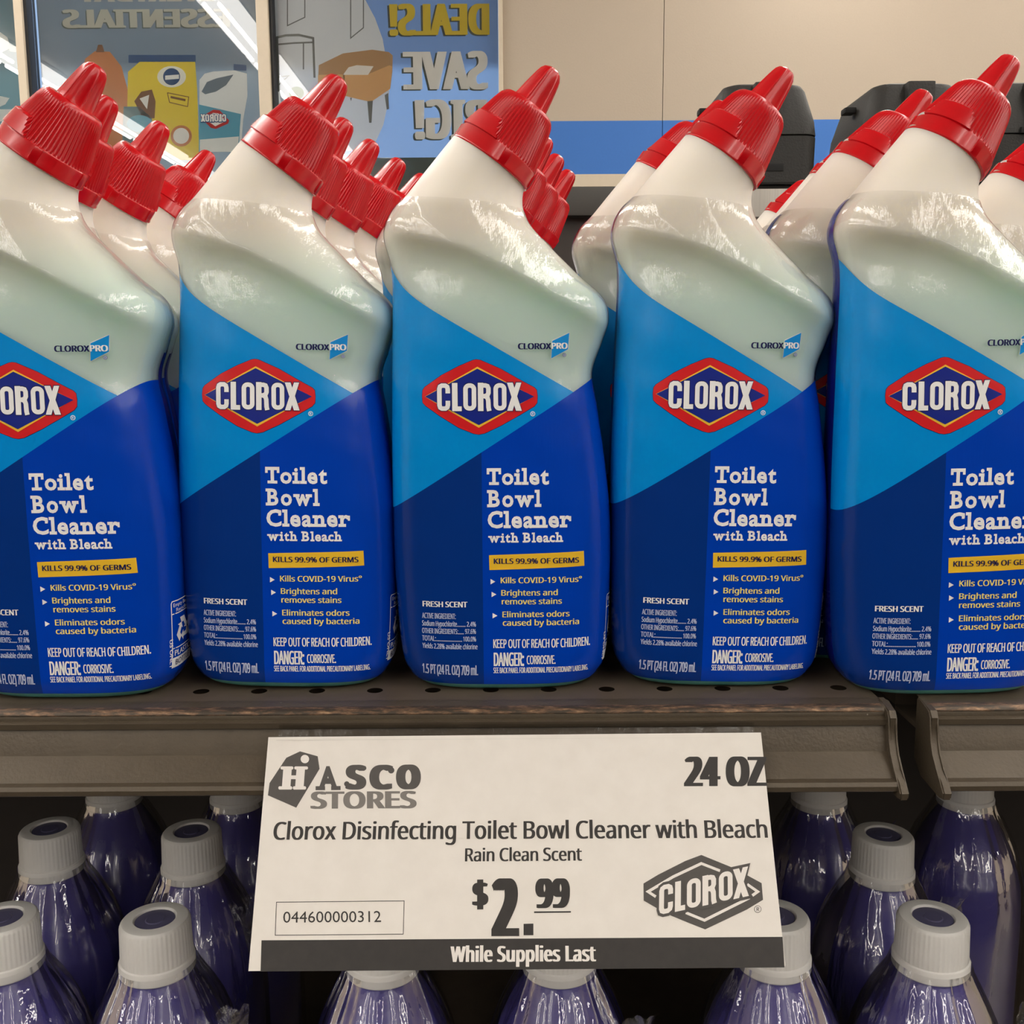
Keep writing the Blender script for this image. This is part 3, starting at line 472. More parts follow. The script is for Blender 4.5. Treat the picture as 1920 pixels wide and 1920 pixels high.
["t","R",[0.18573350907536224,0.018668715725652874],[0.1867558341982658,0.01865989313228056],[0.0001333788168267347,0.0012850867351517081],"toner_grey",2,{"bx":0.02,"hv":1}]],"posterA":[["t","ESSENTIALS",[-1.2881708145141602,1.6542006731033325],[-2.059239625930786,1.6542006731033325],[0,0.07632243633270264],"p_shadow",0,{"off":0.01,"bx":0.06,"sp":1.08,"hv":1}],
["t","ESSENTIALS",[-1.2830454111099243,1.6588091254234314],[-2.0540027618408203,1.6588091254234314],[0,0.07630062103271484],"p_grey",1,{"off":0.01,"bx":0.06,"sp":1.08,"hv":1}],
["t","EVERYDAY",[-1.3512687683105469,1.7708353996276855],[-1.9775265455245972,1.7708353996276855],[0,0.07576572895050049],"p_grey",1,{"off":0.01,"bx":0.06,"sp":1.08,"hv":1}],
["p",[[-1.9600284099578857,1.523072361946106],[-1.9135031700134277,1.5555140972137451],[-1.84470796585083,1.5527933835983276],[-1.7946058511734009,1.4870269298553467],[-1.7714784145355225,1.3810890913009644],[-1.7845747470855713,1.1674398183822632],[-1.8654370307922363,1.0719985961914062],[-2.01540207862854,1.0728543996810913],[-2.028895139694214,1.3116202354431152]],"p_orange",0],
["p",[[-1.908886194229126,1.550820231437683],[-1.8968946933746338,1.5833995342254639],[-1.877213478088379,1.5832886695861816],[-1.8694839477539062,1.5505988597869873]],"p_brown",1],
["p",[[-1.759376883506775,1.5383036136627197],[-1.4489405155181885,1.536557674407959],[-1.4507472515106201,1.501486897468567],[-1.7615238428115845,1.503237009048462]],"p_navy",0],
["p",[[-1.7094513177871704,1.5076254606246948],[-1.452972412109375,1.5061814785003662],[-1.4496138095855713,1.3792698383331299],[-1.4554917812347412,1.0696593523025513],[-1.56548273563385,1.0702869892120361],[-1.7880916595458984,1.1913467645645142],[-1.7664320468902588,1.463415503501892]],"p_yellow",1],
["p",[[-1.498371958732605,1.4407665729522705],[-1.500001311302185,1.4529365301132202],[-1.506062626838684,1.46429443359375],[-1.5161385536193848,1.4740687608718872],[-1.529541254043579,1.4815969467163086],[-1.5453583002090454,1.486369252204895],[-1.562515377998352,1.4880629777908325],[-1.579847812652588,1.4865634441375732],[-1.5961796045303345,1.481972336769104],[-1.6104010343551636,1.474600076675415],[-1.6215450763702393,1.4649454355239868],[-1.6288508176803589,1.4536633491516113],[-1.6318172216415405,1.4415196180343628],[-1.630237102508545,1.4293408393859863],[-1.6242132186889648,1.4179579019546509],[-1.6141525506973267,1.4081494808197021],[-1.6007391214370728,1.400586724281311],[-1.584887981414795,1.3957890272140503],[-1.5676826238632202,1.3940856456756592],[-1.5503007173538208,1.395593523979187],[-1.5339317321777344,1.4002093076705933],[-1.5196946859359741,1.4076159000396729],[-1.5085617303848267,1.4173051118850708],[-1.501289963722229,1.4286129474639893]],"p_pale",2],
["p",[[-1.5255557298660278,1.440920114517212],[-1.5263797044754028,1.4506540298461914],[-1.5298399925231934,1.4597344398498535],[-1.535699486732483,1.4675441980361938],[-1.5435574054718018,1.4735532999038696],[-1.552878975868225,1.4773544073104858],[-1.56303071975708,1.4786899089813232],[-1.5733230113983154,1.4774694442749023],[-1.5830564498901367,1.473775863647461],[-1.5915703773498535,1.4678592681884766],[-1.5982842445373535,1.460120439529419],[-1.60274076461792,1.4510847330093384],[-1.6046342849731445,1.441366195678711],[-1.603833556175232,1.4316264390945435],[-1.6003912687301636,1.422529935836792],[-1.5945396423339844,1.4146981239318848],[-1.586676836013794,1.4086670875549316],[-1.5773392915725708,1.404849886894226],[-1.5671647787094116,1.403508186340332],[-1.5568488836288452,1.4047341346740723],[-1.5470973253250122,1.408443570137024],[-1.5385762453079224,1.4143822193145752],[-1.531867265701294,1.4221432209014893],[-1.5274264812469482,1.4311953783035278]],"p_navy",3],
["p",[[-1.5944868326187134,1.4460084438323975],[-1.529991626739502,1.4503428936004639],[-1.531004786491394,1.4315472841262817],[-1.5955380201339722,1.4272077083587646]],"p_pale",4],
["p",[[-1.7446210384368896,1.3336868286132812],[-1.7098643779754639,1.376022219657898],[-1.6597952842712402,1.3851752281188965],[-1.645443320274353,1.3331255912780762],[-1.654760718345642,1.2572872638702393],[-1.709437370300293,1.25759756565094]],"p_brown",2],
["p",[[-1.7191225290298462,1.3453682661056519],[-1.6735461950302124,1.36165189743042],[-1.6871936321258545,1.2978324890136719]],"p_pale",3],
["s",[[-1.5887924432754517,1.370617389678955],[-1.4907180070877075,1.3511673212051392],[-1.4979171752929688,1.30861234664917],[-1.58123779296875,1.3280293941497803],[-1.5887924432754517,1.370617389678955]],0.0018575042547418785,"p_brown",2,false],
["s",[[-1.5749741792678833,1.3516440391540527],[-1.5063382387161255,1.3370697498321533]],0.004956301157324456,"p_brown",2,false],
["p",[[-1.7956739664077759,1.310299038887024],[-1.7212377786636353,1.3098773956298828],[-1.6671874523162842,1.2573578357696533],[-1.6604715585708618,1.070828914642334],[-1.8204460144042969,1.0717419385910034]],"p_teal",2],
["p",[[-1.6660758256912231,1.2335622310638428],[-1.6675398349761963,1.2434260845184326],[-1.6729689836502075,1.2526354789733887],[-1.681990385055542,1.2605643272399902],[-1.6939879655838013,1.266674518585205],[-1.708145022392273,1.2705520391464233],[-1.7234995365142822,1.2719337940216064],[-1.7390079498291016,1.2707270383834839],[-1.7536174058914185,1.2670128345489502],[-1.7663346529006958,1.2610429525375366],[-1.7762945890426636,1.2532219886779785],[-1.7828171253204346,1.2440805435180664],[-1.7854559421539307,1.2342400550842285],[-1.7840269804000854,1.2243705987930298],[-1.7786250114440918,1.2151451110839844],[-1.7696146965026855,1.2071940898895264],[-1.7576093673706055,1.2010611295700073],[-1.7434277534484863,1.197167158126831],[-1.7280386686325073,1.195778727531433],[-1.7124946117401123,1.1969913244247437],[-1.6978583335876465,1.2007215023040771],[-1.6851297616958618,1.2067137956619263],[-1.6751776933670044,1.2145572900772095],[-1.6686794757843018,1.2237154245376587]],"p_aqua",3],
["p",[[-1.4848759174346924,1.1776829957962036],[-1.4859299659729004,1.1900498867034912],[-1.4903048276901245,1.201584815979004],[-1.49769926071167,1.2115039825439453],[-1.5076086521148682,1.2191352844238281],[-1.5193582773208618,1.2239620685577393],[-1.5321496725082397,1.2256579399108887],[-1.5451151132583618,1.2241084575653076],[-1.5573744773864746,1.2194180488586426],[-1.5680955648422241,1.2119041681289673],[-1.5765482187271118,1.2020748853683472],[-1.5821565389633179,1.1905970573425293],[-1.584535002708435,1.1782498359680176],[-1.5835185050964355,1.1658740043640137],[-1.579171895980835,1.154313564300537],[-1.5717895030975342,1.1443593502044678],[-1.5618722438812256,1.1366926431655884],[-1.5500973463058472,1.1318397521972656],[-1.5372695922851562,1.130134105682373],[-1.5242669582366943,1.13169264793396],[-1.511979103088379,1.1364085674285889],[-1.5012463331222534,1.1439576148986816],[-1.492801308631897,1.1538220643997192],[-1.4872182607650757,1.1653259992599487]],"p_orange",3],
["p",[[-1.4973336458206177,1.1777539253234863],[-1.4981205463409424,1.1870299577713013],[-1.5013988018035889,1.1956833600997925],[-1.506943941116333,1.203126311302185],[-1.5143765211105347,1.2088528871536255],[-1.5231910943984985,1.2124756574630737],[-1.532787799835205,1.2137484550476074],[-1.5425153970718384,1.2125853300094604],[-1.5517127513885498,1.2090649604797363],[-1.559754490852356,1.2034262418746948],[-1.5660934448242188,1.1960511207580566],[-1.5702972412109375,1.187440276145935],[-1.572077751159668,1.1781789064407349],[-1.5713119506835938,1.1688979864120483],[-1.568049430847168,1.1602301597595215],[-1.5625112056732178,1.152767539024353],[-1.5550740957260132,1.147020936012268],[-1.5462453365325928,1.1433836221694946],[-1.536628007888794,1.1421053409576416],[-1.5268795490264893,1.1432734727859497],[-1.5176661014556885,1.1468079090118408],[-1.5096180438995361,1.1524666547775269],[-1.5032830238342285,1.159861445426941],[-1.4990938901901245,1.1684870719909668]],"p_pale",4],
["p",[[-1.437308430671692,1.4263145923614502],[-1.4111686944961548,1.4543697834014893],[-1.3711844682693481,1.4635341167449951],[-1.2721846103668213,1.467669129371643],[-1.2160117626190186,1.4532692432403564],[-1.2178982496261597,1.354349970817566],[-1.2424864768981934,1.2478145360946655],[-1.258337378501892,1.116560697555542],[-1.4536551237106323,1.1056808233261108]],"p_pale",1],
["p",[[-1.2758280038833618,1.4958186149597168],[-1.2168234586715698,1.4908015727996826],[-1.2179633378982544,1.4650170803070068],[-1.2771230936050415,1.4676969051361084]],"p_navy",1],
["p",[[-1.4300448894500732,1.3744401931762695],[-1.4031643867492676,1.4167100191116333],[-1.3578484058380127,1.4329215288162231],[-1.2779879570007324,1.4489216804504395],[-1.314794898033142,1.4020828008651733],[-1.3631811141967773,1.374062180519104],[-1.4133013486862183,1.362541675567627]],"p_slate",2],
["p",[[-1.4453229904174805,1.317789912223816],[-1.379037857055664,1.3031986951828003],[-1.2512558698654175,1.27400541305542],[-1.2588001489639282,1.2169582843780518],[-1.4484132528305054,1.2085009813308716]],"p_aqua",2],
["p",[[-1.450658917427063,1.2132817506790161],[-1.2585852146148682,1.22172212600708],[-1.2688658237457275,1.1046273708343506],[-1.456152319908142,1.1056948900222778]],"p_aqua",3],
["p",[[-1.4407737255096436,1.260826826095581],[-1.3795021772384644,1.293717384338379],[-1.34982430934906,1.29117751121521],[-1.3072386980056763,1.2458033561706543],[-1.3128799200057983,1.2315566539764404],[-1.3712478876113892,1.2080624103546143],[-1.3934160470962524,1.2129565477371216]],"p_red",4],
["p",[[-1.4261021614074707,1.2559900283813477],[-1.3801991939544678,1.279484748840332],[-1.3554763793945312,1.2769707441329956],[-1.3222688436508179,1.2435097694396973],[-1.3731573820114136,1.2199907302856445]],"p_pale",5],
["t","CLOROX",[-1.320566177368164,1.2378836274147034],[-1.4388917684555054,1.2378836274147034],[0,0.03564953804016113],"p_navy",6,{"brand":1,"grow":0.06}],
["t","CLOROX",[-1.3204542398452759,1.2402625679969788],[-1.4387710094451904,1.2402625679969788],[0,0.03327059745788574],"p_white",7,{"brand":1}],
["p",[[-1.4483542442321777,1.160744547843933],[-1.2657221555709839,1.174047589302063],[-1.273859977722168,1.1046557426452637],[-1.4511581659317017,1.1056665182113647]],"p_pale",4]],"posterB":[["p",[[-1.076255440711975,2.0112593173980713],[-0.7487508654594421,1.9680582284927368],[-0.6651483774185181,1.7829952239990234],[-0.6165146231651306,1.6926237344741821],[-0.5836143493652344,1.601826548576355],[-0.5640981793403625,1.4800945520401],[-0.5567607879638672,1.382086157798767],[-0.5681942701339722,1.3082822561264038],[-0.5897004008293152,1.2217942476272583],[-0.6238422989845276,1.1536109447479248],[-0.6542981863021851,1.1069974899291992],[-1.1030008792877197,1.1095548868179321],[-1.105588674545288,1.2866299152374268]],"p_pale",0],
["s",[[-1.0112515687942505,1.8923684358596802],[-1.0200796127319336,1.661719799041748],[-0.9388867020606995,1.6974390745162964],[-0.9319301843643188,1.8919272422790527]],0.0024367650482066856,"p_line",1,false],
["s",[[-0.7225111722946167,1.8907625675201416],[-0.7308220267295837,1.605681300163269],[-0.6706715822219849,1.6507054567337036],[-0.6641249060630798,1.8904378414154053]],0.002437021410596387,"p_line",1,false],
["s",[[-1.0730736255645752,1.372717022895813],[-1.0700616836547852,1.610613226890564],[-1.0280989408493042,1.6194581985473633],[-0.9704288244247437,1.620949625968933],[-0.9037086963653564,1.6066515445709229],[-0.9032687544822693,1.433099627494812]],0.004953487458261375,"p_line",1,false],
["s",[[-1.0648586750030518,1.5802788734436035],[-0.9909384250640869,1.5859293937683105],[-0.9043368697166443,1.588474988937378]],0.003691153495689983,"p_line",1,false],
["s",[[-0.9492921233177185,1.5856953859329224],[-0.9534508585929871,1.4700754880905151]],0.0030754841656516476,"p_line",1,false],
["s",[[-1.0867398977279663,1.434134840965271],[-1.0220158100128174,1.4429504871368408],[-1.0686371326446533,1.4033914804458618]],0.0024719990056971024,"p_line",1,false],
["p",[[-0.9547717571258545,1.365901231765747],[-0.955690324306488,1.3732374906539917],[-0.9589081406593323,1.3800837993621826],[-0.9642050266265869,1.3859752416610718],[-0.9712195992469788,1.3905107975006104],[-0.9794740676879883,1.393383264541626],[-0.9884070158004761,1.3943973779678345],[-0.9974111914634705,1.3934847116470337],[-1.0058746337890625,1.3907067775726318],[-1.0132213830947876,1.3862522840499878],[-1.0189515352249146,1.3804233074188232],[-1.0226740837097168,1.373616099357605],[-1.0241343975067139,1.3662934303283691],[-1.0232313871383667,1.3589539527893066],[-1.0200252532958984,1.3520987033843994],[-1.0147329568862915,1.3461949825286865],[-1.007714867591858,1.341646671295166],[-0.9994495511054993,1.338765025138855],[-0.9905015230178833,1.3377472162246704],[-0.9814819097518921,1.3386633396148682],[-0.9730072021484375,1.3414503335952759],[-0.9656555652618408,1.3459173440933228],[-0.9599290490150452,1.3517587184906006],[-0.9562171101570129,1.3585749864578247]],"p_green",1],
["p",[[-0.8820980787277222,1.4879887104034424],[-0.7680600881576538,1.5391275882720947],[-0.6328788995742798,1.5547807216644287],[-0.5561575293540955,1.5440170764923096],[-0.5385436415672302,1.5287108421325684],[-0.5421627759933472,1.4555351734161377],[-0.5535365343093872,1.3820679187774658],[-0.6453469395637512,1.3241362571716309],[-0.7416137456893921,1.3462398052215576],[-0.8880038857460022,1.4085043668746948]],"p_tand",1],
["p",[[-0.7708277702331543,1.447651743888855],[-0.654994785785675,1.4469983577728271],[-0.5543113350868225,1.4861423969268799],[-0.5415974259376526,1.479967713356018],[-0.5535365343093872,1.3820679187774658],[-0.6453469395637512,1.3241362571716309],[-0.7672503590583801,1.3525394201278687]],"p_tan",2],
["p",[[-0.8867596387863159,1.4452468156814575],[-0.7643929123878479,1.4476155042648315],[-0.7672503590583801,1.3525394201278687],[-0.8880038857460022,1.4085043668746948]],"p_tan",2],
["p",[[-0.7709203362464905,1.4445935487747192],[-0.7441877126693726,1.4780566692352295],[-0.7053551077842712,1.4869933128356934],[-0.6283535957336426,1.4816774129867554],[-0.6550763249397278,1.4439400434494019]],"p_white",3],
["p",[[-0.6614143252372742,1.3273087739944458],[-0.6354971528053284,1.3302429914474487],[-0.6445409655570984,1.2314074039459229],[-0.6555543541908264,1.2314698696136475]],"p_line",3],
["p",[[-0.580000638961792,1.3545565605163574],[-0.5636468529701233,1.363689661026001],[-0.5608025789260864,1.2928082942962646],[-0.5718691349029541,1.2897827625274658]],"p_line",3],
["p",[[-0.7417038083076477,1.3431625366210938],[-0.73201984167099,1.34310781955719],[-0.7369869351387024,1.3277366161346436]],"p_line",3],
["t","DEALS!",[-0.0992857813835144,1.6131193041801453],[-0.5602558255195618,1.6131193041801453],[0,0.13193941116333008],"p_shadow",1,{"off":0.006,"bx":0.07,"sp":1.1,"hv":1}],
["t","DEALS!",[-0.09027214348316193,1.6185155510902405],[-0.5511649250984192,1.6185155510902405],[0,0.13189446926116943],"p_yellow",2,{"off":0.006,"bx":0.07,"sp":1.1,"hv":1}],
["t","SAVE",[-0.10796856135129929,1.3751331567764282],[-0.5014244318008423,1.3751331567764282],[0,0.16195785999298096],"p_shadow",1,{"off":0.006,"bx":0.07,"sp":1.1,"hv":1}],
["t","SAVE",[-0.09888634085655212,1.3806102871894836],[-0.4922758936882019,1.3806102871894836],[0,0.1619032621383667],"p_white",2,{"off":0.006,"bx":0.07,"sp":1.1,"hv":1}],
["t","BIG!",[-0.11332085728645325,1.1554073095321655],[-0.4523164927959442,1.1554073095321655],[0,0.1689058542251587],"p_shadow",1,{"off":0.006,"bx":0.07,"sp":1.1,"hv":1}],
["t","BIG!",[-0.10417574644088745,1.160959541797638],[-0.4431138336658478,1.160959541797638],[0,0.16884803771972656],"p_white",2,{"off":0.006,"bx":0.07,"sp":1.1,"hv":1}]],"posterC":[["p",[[-2.3450701236724854,1.6417229175567627],[-2.31252121925354,1.6183115243911743],[-2.3014185428619385,1.5716893672943115],[-2.3524951934814453,1.5486454963684082]],"p_pale",1],
["p",[[-2.3052446842193604,1.5856930017471313],[-2.2715277671813965,1.5761834383010864],[-2.2782552242279053,1.5528972148895264],[-2.30743670463562,1.55772864818573]],"p_pale",1],
["p",[[-2.367476463317871,1.360852599143982],[-2.323629856109619,1.3511526584625244],[-2.345694065093994,1.3228888511657715],[-2.3712494373321533,1.313559651374817]],"p_pale",1],
["p",[[-2.372194290161133,1.301714539527893],[-2.2729289531707764,1.3011518716812134],[-2.285961866378784,1.2608689069747925],[-2.3765499591827393,1.247115135192871]],"p_pale",1]]}''')
#LAYOUT#

# ------------------------------------------------------------ the setting
def struct(name, bm, mats, label=None, smooth=False):
    o = obj(name, bm, mats, None, smooth); o['kind'] = 'structure'
    return o
CZ = 2.35; FZ = -1.25; WY = 4.5
struct('floor', bx(-8, 8, -9, WY + .2, FZ - .1, FZ), 'floor')
struct('ceiling', bx(-8, 8, -9, WY + .2, CZ, CZ + .1), 'ceil')
struct('wall_left', bx(-8.1, -8, -9, WY + .2, FZ, CZ), 'roomwall')
struct('wall_right', bx(8, 8.1, -9, WY + .2, FZ, CZ), 'roomwall')
struct('wall_rear', bx(-8, 8, -9.1, -9, FZ, CZ), 'roomwall')
WX = -.040                       # the glazing ends here, the panelled wall begins
bm = bmesh.new()
box(bm, WX, .7035, WY, WY + .12, 1.222, CZ); box(bm, .7065, 8, WY, WY + .12, 1.222, CZ)
box(bm, WX, 8, WY, WY + .12, FZ, .93)
struct('wall_back', bm, 'wall')
bm = bmesh.new(); box(bm, WX, .7035, WY - .004, WY + .12, .985, 1.222); box(bm, .7065, 8, WY - .004, WY + .12, .985, 1.222)
struct('trim_1', bm, 'stripe')
struct('trim_2', bx(WX, 8, WY - .006, WY + .12, .93, .985), 'trimw')
struct('wall_sill', bx(-8, WX, WY, WY + .12, FZ, .35), 'wall')
struct('wall_header', bx(-8, WX, WY, WY + .12, 2.15, CZ), 'wall')
PANES = [(-3.4, -2.239), (-2.186, -1.145), (-1.077, -.049)]
for i, (a, b) in enumerate(PANES):
    w = struct('window_%d' % (i + 1), bx(a, b, WY + .045, WY + .051, .35, 2.15), 'glass')
bm = bmesh.new()
for a, b in ((-2.239, -2.202), (-1.145, -1.089), (-.049, -.029)):
    box(bm, a, b, WY - .03, WY + .1, .35, 2.15, .004)
struct('trim_3', bm, 'frame')
bm = bmesh.new()
for a in (-2.202, -1.089): box(bm, a, a + .014, WY - .01, WY + .08, .35, 2.15)
struct('trim_4', bm, 'gasket')
struct('ground', bx(-12, 12, WY + .2, 20, FZ - .1, FZ), 'concrete')
struct('canopy', bx(-8, 8, WY + .125, WY + .96, 2.3, 2.42), 'concrete')
# fluorescent rows along the ceiling, running front to back
def lamp():
    t = thing('ceiling_lamp', 'long white fluorescent tube lamp in a row along the ceiling', 'lamp', group='fluorescent lamps on the ceiling')
    b = bmesh.new(); box(b, -.11, .11, -.60, .60, .03, .07, .01); obj('housing', b, 'lampbody', t)
    b = bmesh.new(); rings(b, [[Vector((w * .125 * math.cos(R(180 + 15 * q)), yy, .03 + w * .055 * math.sin(R(180 + 15 * q)))) for q in range(13)] for yy, w in ((-.60, .5), (-.585, .8), (-.56, 1), (.56, 1), (.585, .8), (.60, .5))])
    obj('diffuser', b, 'lens', t)
    for sx in (-.045, .045):
        b = bmesh.new(); rings(b, [[Vector((sx + .013 * math.cos(R(30 * q)), yy, -.040 + .013 * math.sin(R(30 * q)))) for q in range(12)] for yy in (-.575, .575)])
        obj('tube', b, 'tube', t)
    return t
l0 = lamp(); first = True
for xr in (-5.2, -3.56, -1.77, 1.45, 3.1, 4.75):
    for k in range(10):
        l = l0 if first else copy_tree(l0); first = False
        l.location = (xr, -7.6 + 1.26 * k, CZ - .072)

# posters stuck on the outside of the glass, seen from behind, so their lettering runs backwards
def flat(Y): return lambda u, v, h: Vector((u, Y - h, v))
def make_poster(key, label, x0, x1, z0, z1, base, cat='poster'):
    bm = bmesh.new(); bm.faces.new([bm.verts.new(p) for p in ((x0, WY + .0535, z0), (x1, WY + .0535, z0), (x1, WY + .0535, z1), (x0, WY + .0535, z1))])
    o = obj('window_poster', bm, base, None, False)
    tag(o, label, cat, 'posters on the shop window')
    if LAY.get(key): print_mesh('artwork', LAY[key], flat(WY + .0535), o, gap=.0005)
    return o
make_poster('posterA', 'slate blue window poster of household products, lettering ESSENTIALS seen backwards', -2.168, -1.147, .99, 2.1, 'p_slate')
make_poster('posterB', 'blue window poster with tan armchair and backwards lettering SAVE BIG', -1.066, -.051, 1.075, 2.1, 'p_blue')
make_poster('posterC', 'dark teal window poster cut off by the left edge', -3.3, -2.262, .99, 2.1, 'p_teal')

# ------------------------------------------------------------ gondola shelving
SHX = .1525
def channel(x0, x1, parent):
    o = obj('price_channel', (lambda b: (extrude_x(b, [(-0.0462, -0.00403), (-0.0484, -0.00470), (-0.0484, -0.00689), (-0.0466, -0.00756), (-0.0478, -0.01008), (-0.0500, -0.01722), (-0.0590, -0.02478),
        (-0.0622, -0.02503), (-0.0630, -0.02654), (-0.0630, -0.02839), (-0.0610, -0.02940), (-0.0570, -0.02898), (-0.0480, -0.02184), (-0.0440, -0.01260), (-0.0440, -0.00403)], x0, x1), b)[1])(bmesh.new()), 'steel', parent, True, 20)
    return o
def end_plate(x0, x1, parent):
    pr = [(-0.0400, 0.00040), (-0.0485, -0.00084), (-0.0505, -0.00336), (-0.0500, -0.00756), (-0.0512, -0.01260), (-0.0535, -0.01722), (-0.0580, -0.02201), (-0.0632, -0.02520), (-0.0662, -0.02814), (-0.0655, -0.03091), (-0.0610, -0.03175), (-0.0440, -0.03066), (-0.0360, -0.02520), (-0.0360, 0.00040)]
    bm = bmesh.new(); extrude_x(bm, pr, x0, x1)
    bmesh.ops.bevel(bm, geom=[e for e in bm.edges if abs(e.verts[0].co.x - e.verts[1].co.x) < 1e-6], offset=.0006, segments=2, affect='EDGES')
    return obj('end_plate', bm, 'steel', parent, True, 40)
def perforated(bm, cells_x, cells_y, pitch, x0, y0, hr, fn, k=16):
    """a sheet of square cells, each with a round hole; fn(u, v) places it"""
    for i in range(cells_x):
        for j in range(cells_y):
            cx, cy = x0 + (i + .5) * pitch, y0 + (j + .5) * pitch; h = pitch / 2; inn, out = [], []
            for q in range(k):
                a = 2 * math.pi * (q + .5) / k; c, s_ = math.cos(a), math.sin(a); m = max(abs(c), abs(s_))
                inn.append(bm.verts.new(fn(cx + hr * c, cy + hr * s_))); out.append((cx + h * c / m, cy + h * s_ / m))
            corners = {k // 8 - 1 + (k // 4) * z: z for z in range(4)}
            ov = [bm.verts.new(fn(*p)) for p in out]
            cv = [bm.verts.new(fn(cx + h * a, cy + h * b)) for a, b in ((1, 1), (-1, 1), (-1, -1), (1, -1))]
            for q in range(k):
                q2 = (q + 1) % k
                if q in corners: bm.faces.new((inn[q], ov[q], cv[corners[q]], ov[q2], inn[q2]))
                else: bm.faces.new((inn[q], ov[q], ov[q2], inn[q2]))
def shelf(name, label, x0, x1, ends, loc_z=0.0, depth=.43):
    t = thing(name, label, 'shelf', (0, 0, loc_z), 0, 'shop shelves')
    bm = bmesh.new(); P = .0245; nx = int((x1 - x0) / P) ; P = (x1 - x0) / nx
    perforated(bm, nx, 1, P, x0, -.0345, .0034, lambda u, v: Vector((u, v, 0)))
    y1 = -.0345 + P
    box(bm, x0, x1, y1, depth, -.012, 0)
    box(bm, x0, x1, -.0345, y1, -.014, -.012)
    obj('deck', bm, 'deck', t, False)
    bm = bmesh.new(); extrude_x(bm, [(-.0345, 0), (-.0425, 0), (-.0452, -.0006), (-.0462, -.0020), (-.0462, -.0048), (-.0345, -.0048)], x0, x1)
    obj('front_lip', bm, 'steel', t, True, 50)
    bm = bmesh.new(); extrude_x(bm, [(-.0425, .00012), (-.0453, -.0005), (-.04635, -.0018), (-.04625, -.0022), (-.0452, -.0008), (-.0425, -.0001)], x0, x1 - .002)
    obj('worn_edge', bm, 'lip', t, True, 60)
    channel(x0, x1, t)
    for a, b in ends: end_plate(a, b, t)
    return t
shelf('wall_shelf', 'dark brown steel shelf under the bleach bottles, ending at the gap', -2.2045, .1500, [(.1490, .1525)])
shelf('wall_shelf', 'dark brown steel shelf right of the gap, cut off by the photo edge', .1670, 2.2, [(.1655, .1690)])
shelf('wall_shelf', 'lower shelf holding the violet bottles', -2.2045, 2.2, [], -.372)
BY = .44
t = thing('back_panel', 'dark perforated gondola back panel behind the bottles', 'shelving', (0, BY, 0))
bm = bmesh.new(); P = .0235
perforated(bm, 44, 12, P, -22 * P + .0009, .2545 - 12 * P, .0037, lambda u, v: Vector((u, 0, v)), 12)
bmesh.ops.reverse_faces(bm, faces=bm.faces) if False else None
box(bm, -2.3, -22 * P, 0, .004, -1.2, .2545); box(bm, 22 * P, 2.3, 0, .004, -1.2, .2545)
box(bm, -22 * P, 22 * P, 0, .004, -1.2, .2545 - 12 * P)
obj('pegboard', bm, 'peg', t, False)
obj('backing', bx(-2.3, 2.3, .012, .02, -1.2, .2545), 'dark', t, False)
obj('top_rail', bx(-2.3, .197, -.012, .03, .2545, .278, .003), 'rail', t)
t = thing('aisle_light_blocker', 'unseen dark shelving across the aisle, added to block light', 'shelving', (0, -2.4, 0))  # out of view, added to keep room bounce off the lower shelf
obj('back_panel', bx(-4, 4, -.02, .02, FZ, .55), 'peg', t, False)
for z in (-1.1, -.65, -.2, .25): obj('shelf_board', bx(-4, 4, .02, .45, z, z + .03, .004), 'steel', t)
# far side of the gondola: a shelf that carries the canisters
tag(obj('rear_shelf', bx(-.2, 1.1, BY + .03, .86, .02, .035, .002), 'rail'), 'grey shelf on the far side of the back panel', 'shelf')

def canister():
    t = thing('lidded_canister', 'c', 'canister', group='black lidded canisters beyond the back panel')
    w = .052
    bm = bmesh.new(); lo = []
    for z, hx, hy, r in ((0, .047, .060, .012), (.004, .050, .063, .014), (.270, .050, .063, .014), (.274, .047, .060, .012)):
        lo.append([Vector((x, y, z)) for x, y in rrect(-hx, -hy, hx, hy, r, 5)])
    rings(bm, lo); obj('body', bm, 'stainless', t)
    bm = bmesh.new(); lo = []
    for z, hx, hy, r in ((.2745, .049, .063, .014), (.276, .0515, .066, .016), (.320, .0525, .066, .016), (.3208, .0515, .065, .016)):
        lo.append([Vector((x, y, z)) for x, y in rrect(-hx, -hy, hx, hy, r, 5)])
    rings(bm, lo); c = obj('collar', bm, 'black', t)
    obj('slot', bx(-.026, .018, -.0668, -.060, .2865, .294, .0008), 'blackgap', c)
    bm = bmesh.new(); lo = []
    for z, hx, hy, r in ((.3208, .0505, .064, .016), (.322, .0525, .066, .016), (.336, .0515, .065, .018), (.366, .0425, .058, .016), (.371, .0395, .055, .016), (.3735, .034, .048, .014)):
        lo.append([Vector((x, y, z)) for x, y in rrect(-hx, -hy, hx, hy, r, 5)])
    rings(bm, lo); l = obj('lid', bm, 'black', t)
    h = obj('hinge', bx(-.013, .014, -.069, -.05, .318, .3712, .003), 'black', l)
    obj('latch', bx(-.059, -.047, -.02, -.004, .352, .358, .0025), 'blackgap', l)
    obj('notch', bx(-.018, .010, -.0695, -.06, .321, .327, .0006), 'blackgap', l)
    return t
cn = canister(); cn['label'] = 'black lidded steel canister behind the fourth front bottle from the left'
for i, (x, lb) in enumerate(((.2545, None), (.405, 'black lidded steel canister behind the rightmost front bottle, spout caps before it'), (.5235, 'black lidded steel canister cut off by the right photo edge'))):
    o = cn if i == 0 else copy_tree(cn)
    if lb: o['label'] = lb
    o.location = (x, .685, .0355)

